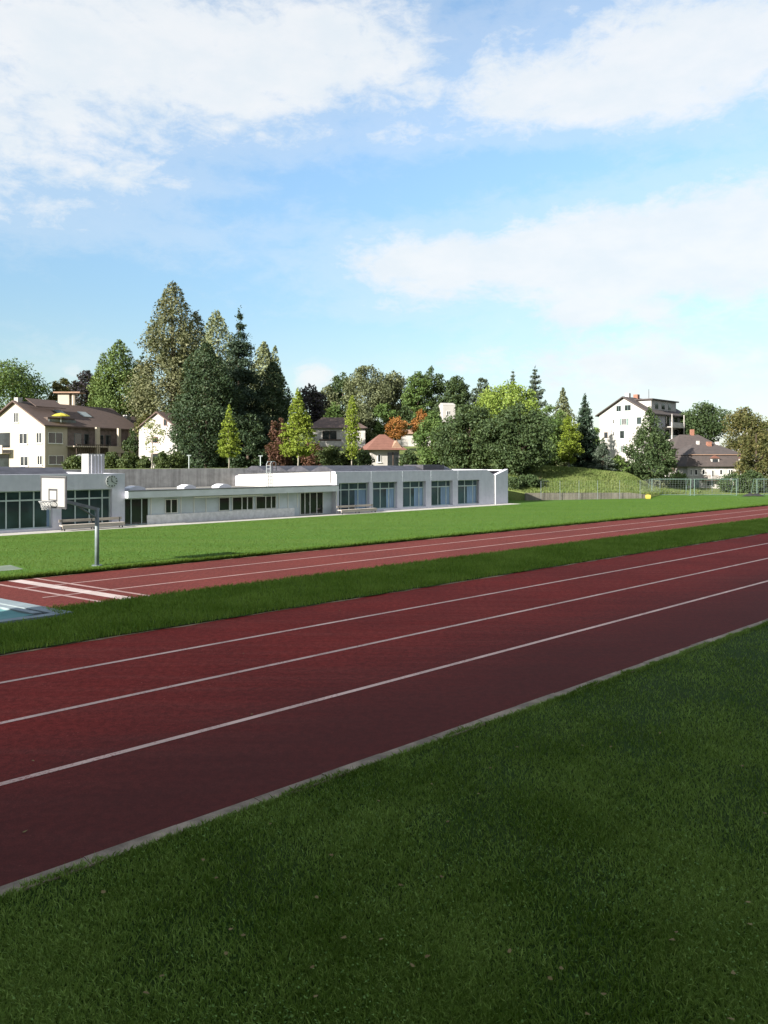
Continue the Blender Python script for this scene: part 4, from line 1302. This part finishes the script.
# left of the hall
tree('broadleaf_tree', 'rounded green tree above the gable of the cream house', 'tree', 13, 128, 70, 358, 424, 'broad', n=12000, size=.42)
tree('broadleaf_tree', 'small olive tree between cream house roof and purple tree', 'tree', 63, 134, 28, 377, 412, 'autumn', n=5000, size=.4)
tree('purple_tree', 'small blackish purple tree left of the green conifer', 'tree', 86, 130, 30, 368, 412, 'purple', n=6000, size=.4)
tree('conifer_tree', 'broad green conifer with two blunt tops behind the brown roof', 'conifer', 119, 120, 50, 340, 428, 'conifer_green', 'sequoia', n=17000, size=.36, nclump=150, cr=.13, fill=.5, rag=.22, lobes=[(-16, 352, 26, 5000)])
tree('broadleaf_tree', 'dark tree squeezed between green conifer and tallest conifer', 'tree', 143, 124, 26, 352, 430, 'broad_dark', 'column', n=6000, size=.4)
tree('giant_conifer', 'tallest conifer with grey brown speckled pointed crown', 'conifer', 173, 113, 74, 283, 445, 'sequoia', 'sequoia', n=34000, size=.36, nclump=300, cr=.11, rag=.30, trunk=.7, fill=.55)
tree('conifer_tree', 'pale conifer top leaning on the right side of the tallest conifer', 'conifer', 196, 117, 48, 312, 440, 'sequoia', 'sequoia', n=14000, size=.36, nclump=140, cr=.12, fill=.6)
tree('conifer_tree', 'pale grey green conifer just left of the dark spruce tip', 'conifer', 217, 108, 58, 311, 450, 'sequoia_pale', 'sequoia', n=19000, size=.34, nclump=180, cr=.11, rag=.22, fill=.6)
tree('yew_tree', 'large blackish green yew in front of the tall conifers', 'yew', 206, 85, 68, 343, 470, 'yew', 'yew', n=30000, size=.27, nclump=260, cr=.11, fill=.6)
tree('spruce_tree', 'dark spruce with drooping branches and thin pointed tip', 'spruce', 239, 90, 84, 306, 468, 'spruce', n=40000, size=.34, style='spruce', levels=19, nbr=10, droop=.45, trunk=.35, prof=((0, .95), (.08, 1), (.5, .72), (.75, .46), (.9, .22), (1, .03)))
tree('conifer_tree', 'pale conifer with twin tips right of the dark spruce', 'conifer', 264, 106, 40, 342, 440, 'sequoia_pale', 'sequoia', n=13000, size=.34, nclump=120, cr=.12, fill=.6, lobes=[(11, 346, 20, 4500)])
tree('yew_tree', 'dark dense evergreen right of the drooping spruce', 'yew', 273, 93, 48, 362, 468, 'yew', 'yew', n=19000, size=.28, nclump=170, cr=.12, fill=.6)
tree('yew_tree', 'dark low evergreen at the foot of the drooping spruce', 'yew', 248, 84, 44, 412, 469, 'yew', 'bush', n=9000, size=.27, nclump=100, cr=.14)
tree('redbrown_shrub', 'redbrown bush left of the larger ginkgo', 'shrub', 279, 82, 26, 416, 468, 'redbrown', 'bush', n=4500, size=.26, trunk=.08)
tree('purple_tree', 'blackish purple tree above the larger ginkgo', 'tree', 310, 132, 34, 384, 432, 'purple', n=7000, size=.42)
GK = dict(bark='bark_pale', group='young ginkgo trees behind the retaining wall')
tree('ginkgo_tree', 'small bright yellowgreen ginkgo before the dark yew', 'ginkgo', 229, 76, 22, 404, 457, 'ginkgo', 'cone', n=4200, size=.22, trunk=.06, nclump=60, cr=.17, rag=.3, squash=.35, fill=.25, **GK)
tree('ginkgo_tree', 'larger bright yellowgreen ginkgo with pointed crown', 'ginkgo', 298, 76, 34, 387, 456, 'ginkgo', 'cone', n=8500, size=.23, trunk=.08, nclump=100, cr=.16, rag=.28, squash=.35, fill=.25, **GK)
tree('ginkgo_tree', 'slim yellowgreen ginkgo in front of the brown hipped villa', 'ginkgo', 352, 78, 15, 395, 459, 'ginkgo', 'column', n=3200, size=.21, trunk=.06, nclump=50, cr=.22, rag=.3, squash=.6, fill=.4, **GK)
tree('young_tree', 'thin sparse pale tree before the white gable', 'tree', 152, 74, 26, 418, 456, 'larch', 'vase', n=620, size=.20, trunk=.05, bark='bark_pale', nclump=40, cr=.16, rag=.3)
tree('young_tree', 'small dark leafy tree at the corner of the cream house', 'tree', 131, 82, 17, 428, 466, 'broad_dark', 'column', n=2600, size=.22, trunk=.06, nclump=50, cr=.2)
tree('autumn_tree', 'olive brown treetop left of the white gable', 'tree', 146, 104, 22, 413, 440, 'autumn', n=2600, size=.3)
HB = [(76, 78, 26, 456), (95, 79, 24, 455), (112, 78, 24, 452), (129, 77, 22, 453), (143, 77, 18, 456), (163, 77, 24, 452), (178, 78, 20, 452)]
HL = ['below the white oval parasol', 'behind the white roof vent box', 'below the cream balcony parapet', 'below the small dark leafy tree', 'at the foot of the thin sparse tree', 'below the white gable, right of the thin sparse tree', 'left of the first garden lamp']
for (x, Y, w_, yt), lab in zip(HB, HL):
    tree('hedge_bush', 'green garden bush ' + lab, 'bush', x, Y, w_, yt, 471, 'hedge', 'bush', n=2600, size=.22, trunk=.06, nclump=50, cr=.2, group='bushes behind the retaining wall')
# hill behind
HG = 'trees on the hill'
tree('broadleaf_tree', 'greygreen tree right of the small white cloud', 'tree', 328, 146, 30, 384, 428, 'broad_grey', n=6000, size=.45, group=HG)
tree('broadleaf_tree', 'dark domed tree at the left end of the hilltop', 'tree', 343, 166, 34, 372, 420, 'broad_dark', n=8000, size=.48, group=HG)
tree('broadleaf_tree', 'broad greygreen tree, highest on the hill', 'tree', 368, 156, 52, 364, 425, 'broad_grey', n=12000, size=.46, nclump=130, cr=.14, group=HG)
tree('broadleaf_tree', 'second greygreen tree right of the highest one', 'tree', 394, 160, 40, 370, 425, 'broad_grey', n=9000, size=.46, group=HG)
tree('broadleaf_tree', 'fresh green tree on the hilltop above the autumn trees', 'tree', 418, 150, 36, 371, 422, 'broad', n=8000, size=.44, group=HG)
tree('broadleaf_tree', 'dark green tree with pointed top on the hill', 'tree', 432, 152, 40, 365, 425, 'broad_dark', 'yew', n=9000, size=.44, group=HG)
tree('broadleaf_tree', 'dark rounded tree above the plain white house block', 'tree', 457, 150, 34, 375, 425, 'broad_dark', n=8000, size=.44, group=HG)
tree('broadleaf_tree', 'small dark pine top between hilltop and bright green tree', 'tree', 481, 140, 22, 376, 420, 'bluepine', n=4000, size=.4, group=HG)
for (x, w_, yt, lf, lab) in ((334, 30, 402, 'broad', 'green bushy tree just above the brown hipped roof'), (362, 34, 403, 'broad_grey', 'olive bushy tree behind the slim ginkgo'),
                             (384, 30, 403, 'broad', 'green bushy tree left of the orange trees'), (404, 26, 405, 'broad_dark', 'dark bushy tree behind the orange trees'),
                             (440, 30, 402, 'broad_dark', 'dark bushy tree below the hilltop, left of the white block'), (468, 34, 402, 'broad_dark', 'dark bushy tree right of the white block')):
    tree('bushy_tree', lab, 'tree', x, 143, w_, yt, 446, lf, 'bush', n=6000, size=.42, group='bushy trees on the lower hill')
tree('orange_tree', 'smaller orange autumn tree above the red hipped roof', 'tree', 396, 119, 24, 416, 440, 'orange', n=2800, size=.32, trunk=.1)
tree('orange_tree', 'larger orange autumn tree beside the green tree', 'tree', 421, 122, 22, 408, 440, 'orange', n=3200, size=.33, trunk=.1)
SB = [(312, 82, 26, 440, 'redbrown', 'redbrown shrub right of the larger ginkgo trunk'), (331, 81, 30, 446, 'hedge', 'green shrub below the villa balcony'), (349, 82, 22, 448, 'hedge', 'green shrub around the slim ginkgo trunk'),
      (363, 80, 22, 448, 'broad_dark', 'dark shrub left of the red roofed pavilion'), (297, 84, 24, 452, 'hedge', 'dark shrub under the larger ginkgo'), (409, 88, 18, 450, 'broad_dark', 'dark shrub right of the red roofed pavilion')]
for (x, Y, w_, yt, lf, lab) in SB:
    tree('garden_shrub', lab, 'shrub', x, Y, w_, yt, 470, lf, 'bush', n=3200, size=.24, trunk=.06, nclump=60, cr=.2, group='shrubs behind the right hall')
# right clump
tree('broadleaf_tree', 'mid green tree right of the orange trees', 'tree', 432, 98, 44, 410, 470, 'broad', 'yew', n=9000, size=.30, group=TG)
tree('broadleaf_tree', 'wide dark tree over the right hall roof', 'tree', 470, 88, 78, 404, 474, 'broad_dark', 'round', n=20000, size=.30, nclump=170, cr=.12, rag=.2, trunk=.3, group=TG)
tree('broadleaf_tree', 'bright yellowgreen crown rising behind the dark trees', 'tree', 508, 106, 84, 381, 448, 'broad_bright', 'round', n=17000, size=.34, nclump=160, cr=.12, trunk=.35, group=TG)
tree('broadleaf_tree', 'largest dark tree beside the end wall of the hall', 'tree', 519, 85, 78, 404, 482, 'broad_dark', 'round', n=22000, size=.29, nclump=190, cr=.12, rag=.2, trunk=.32, group=TG)
tree('broadleaf_tree', 'leafy green tree right of the largest dark tree', 'tree', 548, 98, 52, 404, 468, 'broad', 'round', n=12000, size=.30, nclump=110, group=TG)
tree('pine_tree', 'tall grey pine poking above the bright green crown', 'pine', 535, 120, 32, 365, 425, 'bluepine', n=6500, size=.36, style='spruce', levels=14, nbr=9, droop=-.1, prof=((0, .8), (.3, 1), (.7, .7), (.9, .45), (1, .1)))
tree('spruce_tree', 'small spruce tip left of the grey pine', 'spruce', 513, 124, 18, 369, 410, 'bluepine', n=3000, size=.34, style='spruce', levels=12, nbr=7)
tree('conifer_tree', 'grey green ragged conifer left of the dark spruce', 'conifer', 563, 108, 36, 388, 468, 'broad_grey', 'cone', n=12000, size=.32, nclump=120, cr=.13, rag=.3, fill=.5)
tree('young_tree', 'yellowgreen slender tree with pale stems on the bank', 'tree', 569, 94, 24, 414, 463, 'ginkgo', 'column', n=4200, size=.25, trunk=.07, bark='bark_pale', nclump=60, cr=.2)
tree('spruce_tree', 'dark dense spruce at the top of the grassy bank', 'spruce', 585, 97, 36, 392, 471, 'spruce', n=20000, size=.30, style='spruce', levels=30, nbr=13, droop=.3, prof=((0, .85), (.1, 1), (.5, .72), (.85, .3), (1, .03)))
tree('young_tree', 'small yellowgreen tree between dark spruce and apartment house', 'tree', 597, 104, 16, 424, 470, 'young', 'column', n=2600, size=.28, trunk=.07, nclump=46, cr=.2)
tree('spruce_tree', 'small bluish spruce in front of the apartment house', 'spruce', 603, 93, 28, 436, 476, 'bluepine', n=5000, size=.24, style='spruce', levels=16, nbr=9)
tree('garden_shrub', 'light green shrub below the apartment house', 'shrub', 618, 94, 22, 455, 480, 'young', 'bush', n=2000, size=.24, trunk=.06)
tree('garden_shrub', 'greyish shrub between apartment house and dark pyramidal tree', 'shrub', 634, 97, 22, 466, 486, 'broad_grey', 'bush', n=1800, size=.24, trunk=.06)
for (x, Y, w_, yt, lab) in ((513, 79.5, 22, 478, 'dark shrub at the very corner of the hall'), (528, 81, 26, 476, 'dark shrub behind the start of the low wall'), (539, 83, 16, 484, 'dark shrub on the shaded side of the bank')):
    tree('bank_shrub', lab, 'shrub', x, Y, w_, yt, 503, 'broad_dark', 'bush', n=3200, size=.25, trunk=.06, nclump=60, cr=.2, group='shrubs in the shade beside the hall')
tree('pyramidal_tree', 'dark pyramidal tree before the apartment house', 'tree', 650, 96, 51, 407, 479, 'broad_dark', 'cone', n=16000, size=.28, nclump=130, cr=.12, rag=.34, trunk=.2, fill=.22)
tree('spruce_tree', 'tiny spruce tip right of the apartment house roof', 'spruce', 672, 142, 10, 406, 440, 'spruce', n=1500, size=.34, style='spruce', levels=10, nbr=6)
tree('broadleaf_tree', 'round green tree behind the greybrown hipped roof', 'tree', 703, 138, 52, 402, 445, 'broad_dark', 'round', n=10000, size=.40, nclump=110)
tree('broadleaf_tree', 'dense green tree at the right behind the old white house', 'tree', 745, 122, 48, 407, 455, 'autumn', 'round', n=8000, size=.36, rag=.25)
tree('autumn_tree', 'tree turning brown beside the old white house', 'tree', 757, 99, 44, 424, 494, 'autumn', 'column', n=9000, size=.30, rag=.24)
tree('broadleaf_tree', 'dark tree at the right edge above the purplish roof', 'tree', 776, 142, 30, 414, 460, 'broad_dark', 'round', n=5000, size=.4)
tree('garden_shrub', 'dark round shrub before the old white house wall', 'shrub', 733, 95, 32, 474, 497, 'broad_dark', 'bush', n=4200, size=.24, trunk=.06)
tree('garden_shrub', 'dark shrub under the tree turning brown', 'shrub', 752, 94, 26, 470, 498, 'broad_dark', 'bush', n=3600, size=.24, trunk=.06)
tree('garden_shrub', 'mixed green shrub left of the old white house', 'shrub', 677, 99, 24, 472, 494, 'young', 'bush', n=2600, size=.26, trunk=.06)
tree('garden_shrub', 'pale green shrub left of the goals', 'shrub', 657, 95, 22, 476, 491, 'broad_grey', 'bush', n=1600, size=.22, trunk=.06)

# ------------------------------------------------------------------ unseen blockers added to shade the near side: a tall block and trees
sb = thing('shade_block', 'tall pale block added out of view left of the track to shade the near side', 'building', UP(-22, -26), YAW)
sw = MB().box((0, 0, 0), (14, 47.6, 31.5)).build('wall', M['house_white_old'], sb)
MB().box((-.3, -.3, 31.5), (14.3, 47.7, 32)).build('roof', M['roof_dark'], sb)
for fl in range(8):
    m_ = MB(); m_.box((14.0, 1.5, 1.2 + fl * 3.5), (14.06, 45.3, 3.2 + fl * 3.5))
    m_.build('window', M['glass_dark'], sb)
for i, (u_, p_, h_, w_, lab) in enumerate(((-2, -19, 17, 11, 'tall added shade tree out of view behind the viewer nearest the shading block'), (9, -20, 18, 12, 'tall added shade tree out of view straight behind the viewer'), (21, -19, 17, 12, 'tall added shade tree out of view behind the viewer on the right'), (33, -17, 16, 11, 'tall added shade tree out of view behind the viewer farthest to the right'))):
    q = UP(u_, p_)
    t = thing('added_shade_tree', lab, 'tree', (q.x, q.y, 0), 0, 'added shade trees behind the viewer')
    cq = clump_crown(w_, h_ - 3.2, PROF['round'], 6000, .8, 900 + i, nclump=80).reshape(-1, 3) + np.array([0, 0, 3.2])
    np_mesh('crown', cq, 4, L['broad_dark'], t)
    trunk_mesh(h_, 3.2, .35, 900 + i, 5, .28, w_).build('trunk', M['bark'], t, True)
# ------------------------------------------------------------------ sun, sky, camera
SUN_EL = 23.5
sd = Vector((-UX, -UY, 0)) + Vector((-UY, UX, 0)) * .004
sd.normalize()
sd = Vector((sd.x * math.cos(R(SUN_EL)), sd.y * math.cos(R(SUN_EL)), math.sin(R(SUN_EL))))
li = bpy.data.lights.new('sun', 'SUN'); li.energy = 5.0; li.angle = R(.55); li.color = (1.0, .93, .82)
lo_ = bpy.data.objects.new('sun', li); COL.objects.link(lo_)
lo_.rotation_euler = (-sd).to_track_quat('-Z', 'Y').to_euler(); lo_.location = (-60, -60, 80)

wd = bpy.data.worlds.new('World'); SC.world = wd; wd.use_nodes = True
k = NT(wd.node_tree); bg = wd.node_tree.nodes['Background']
sky = k.n('ShaderNodeTexSky', sky_type='NISHITA'); sky.sun_disc = False
sky.sun_elevation = R(SUN_EL); sky.sun_rotation = math.atan2(sd.x, sd.y)
sky.air_density = 1.0; sky.dust_density = .6; sky.ozone_density = 1.6
tc = k.n('ShaderNodeTexCoord'); sx = k.n('ShaderNodeSeparateXYZ'); k.t.links.new(tc.outputs['Generated'], sx.inputs[0])
az = k.m('ARCTAN2', sx.outputs[0], sx.outputs[1]); el = k.m('ARCSINE', sx.outputs[2])
az = k.m('MULTIPLY', az, 57.2958); el = k.m('MULTIPLY', el, 57.2958)


def adeg(x, y):
    return math.degrees(math.atan2(x - 384, F)), math.degrees(math.atan2(461 - y, math.hypot(F, x - 384)))


def bump(x, y, w, h, amp):
    """soft patch of the sky where the cloud is thicker; given as a direction and an angular size"""
    a0, e0 = adeg(x, y); sa = w / F * 57.3; se = h / F * 57.3
    da = k.m('DIVIDE', k.m('SUBTRACT', az, a0), sa); de = k.m('DIVIDE', k.m('SUBTRACT', el, e0), se)
    d2 = k.m('ADD', k.m('MULTIPLY', da, da), k.m('MULTIPLY', de, de))
    return k.m('MULTIPLY', k.m('EXPONENT', k.m('MULTIPLY', d2, -1.0)), amp)


cv = k.n('ShaderNodeCombineXYZ'); k.put(cv.inputs[0], k.m('MULTIPLY', az, .1)); k.put(cv.inputs[1], k.m('MULTIPLY', el, .2))
n1 = k.noise(1.15, 10, .66, cv.outputs[0], .3)
n2 = k.noise(4.6, 8, .68, cv.outputs[0], .4)
nz = k.m('ADD', k.m('MULTIPLY', n1, .62), k.m('MULTIPLY', n2, .38))
BUMPS = [(60, 30, 270, 62, .30), (320, 60, 160, 60, .25), (30, 150, 180, 60, .24), (160, 180, 110, 13, .13), (20, 222, 100, 22, .16), (640, 70, 150, 48, .31), (740, 40, 110, 60, .20), (560, 100, 90, 30, .12),
         (400, 140, 64, 13, .13), (590, 255, 260, 42, .40), (740, 235, 150, 52, .26), (420, 268, 80, 30, .20), (380, 310, 80, 12, .14), (585, 311, 30, 15, .30), (652, 312, 24, 11, .22),
         (640, 368, 210, 36, .27), (315, 376, 24, 17, .36), (72, 375, 14, 14, .22), (690, 410, 150, 40, .12), (470, 360, 70, 14, .12)]
CLEAR = [(330, 200, 220, 34, -.18), (150, 290, 260, 50, -.22), (560, 165, 250, 20, -.18), (330, 345, 140, 16, -.10), (452, 60, 26, 50, -.13), (490, 8, 50, 20, -.12), (330, 122, 60, 12, -.10)]
acc = None
for b_ in BUMPS + CLEAR:
    v_ = bump(*b_); acc = v_ if acc is None else k.m('ADD', acc, v_)
dens = k.m('ADD', nz, acc)
dens = k.m('ADD', dens, k.m('MULTIPLY', k.ramp(k.m('ABSOLUTE', az), 55, 100), .30))
dens = k.m('ADD', dens, k.m('MULTIPLY', k.ramp(el, 42, 60), .24))
mask = k.ramp(dens, .51, .84)
veil = k.m('MULTIPLY', k.ramp(dens, .33, .60), .28)
mask = k.m('MAXIMUM', mask, veil)
haze_ = k.m('MULTIPLY', k.ramp(el, 0, 13, .50, .0), k.ramp(az, -30, 24, .5, 1.45))
mask = k.m('MULTIPLY', k.m('MAXIMUM', mask, haze_), .88)
dim = k.ramp(el, 1, 26, .52, .92)
tint = k.n('ShaderNodeCombineColor'); k.put(tint.inputs[0], k.m('MULTIPLY', dim, .93)); k.put(tint.inputs[1], k.m('MULTIPLY', dim, 1.01)); k.put(tint.inputs[2], k.m('MULTIPLY', dim, .98))
skyc = k.mix(1.0, sky.outputs[0], tint.outputs[0], 'MULTIPLY')
cl = k.mix(k.ramp(k.noise(2.0, 5, .6, cv.outputs[0]), .3, .7), (2.85, 3.02, 3.14), (3.15, 3.19, 3.22))
k.put(bg.inputs[0], k.mix(mask, skyc, cl))
bg.inputs[1].default_value = .1

cam = bpy.data.cameras.new('camera'); cam.sensor_fit = 'VERTICAL'; cam.sensor_height = 24.0
cam.lens = F * 24.0 / 1024; cam.shift_y = -(512 - 461) / 1024.0
cam.clip_start = .1; cam.clip_end = 6000
co = bpy.data.objects.new('camera', cam); COL.objects.link(co); co.location = (0, 0, HCAM); co.rotation_euler = (math.pi / 2, 0, 0)
SC.camera = co
SC.render.resolution_x, SC.render.resolution_y = 768, 1024
vs_ = SC.view_settings
vs_.view_transform = 'Standard'; vs_.look = 'None'; vs_.gamma = 1; vs_.exposure = 1.6; vs_.use_curve_mapping = False
SC.render.engine = 'CYCLES'
SC.cycles.use_denoising = True
SC.cycles.max_bounces = 6; SC.cycles.diffuse_bounces = 3; SC.cycles.glossy_bounces = 2; SC.cycles.transmission_bounces = 3
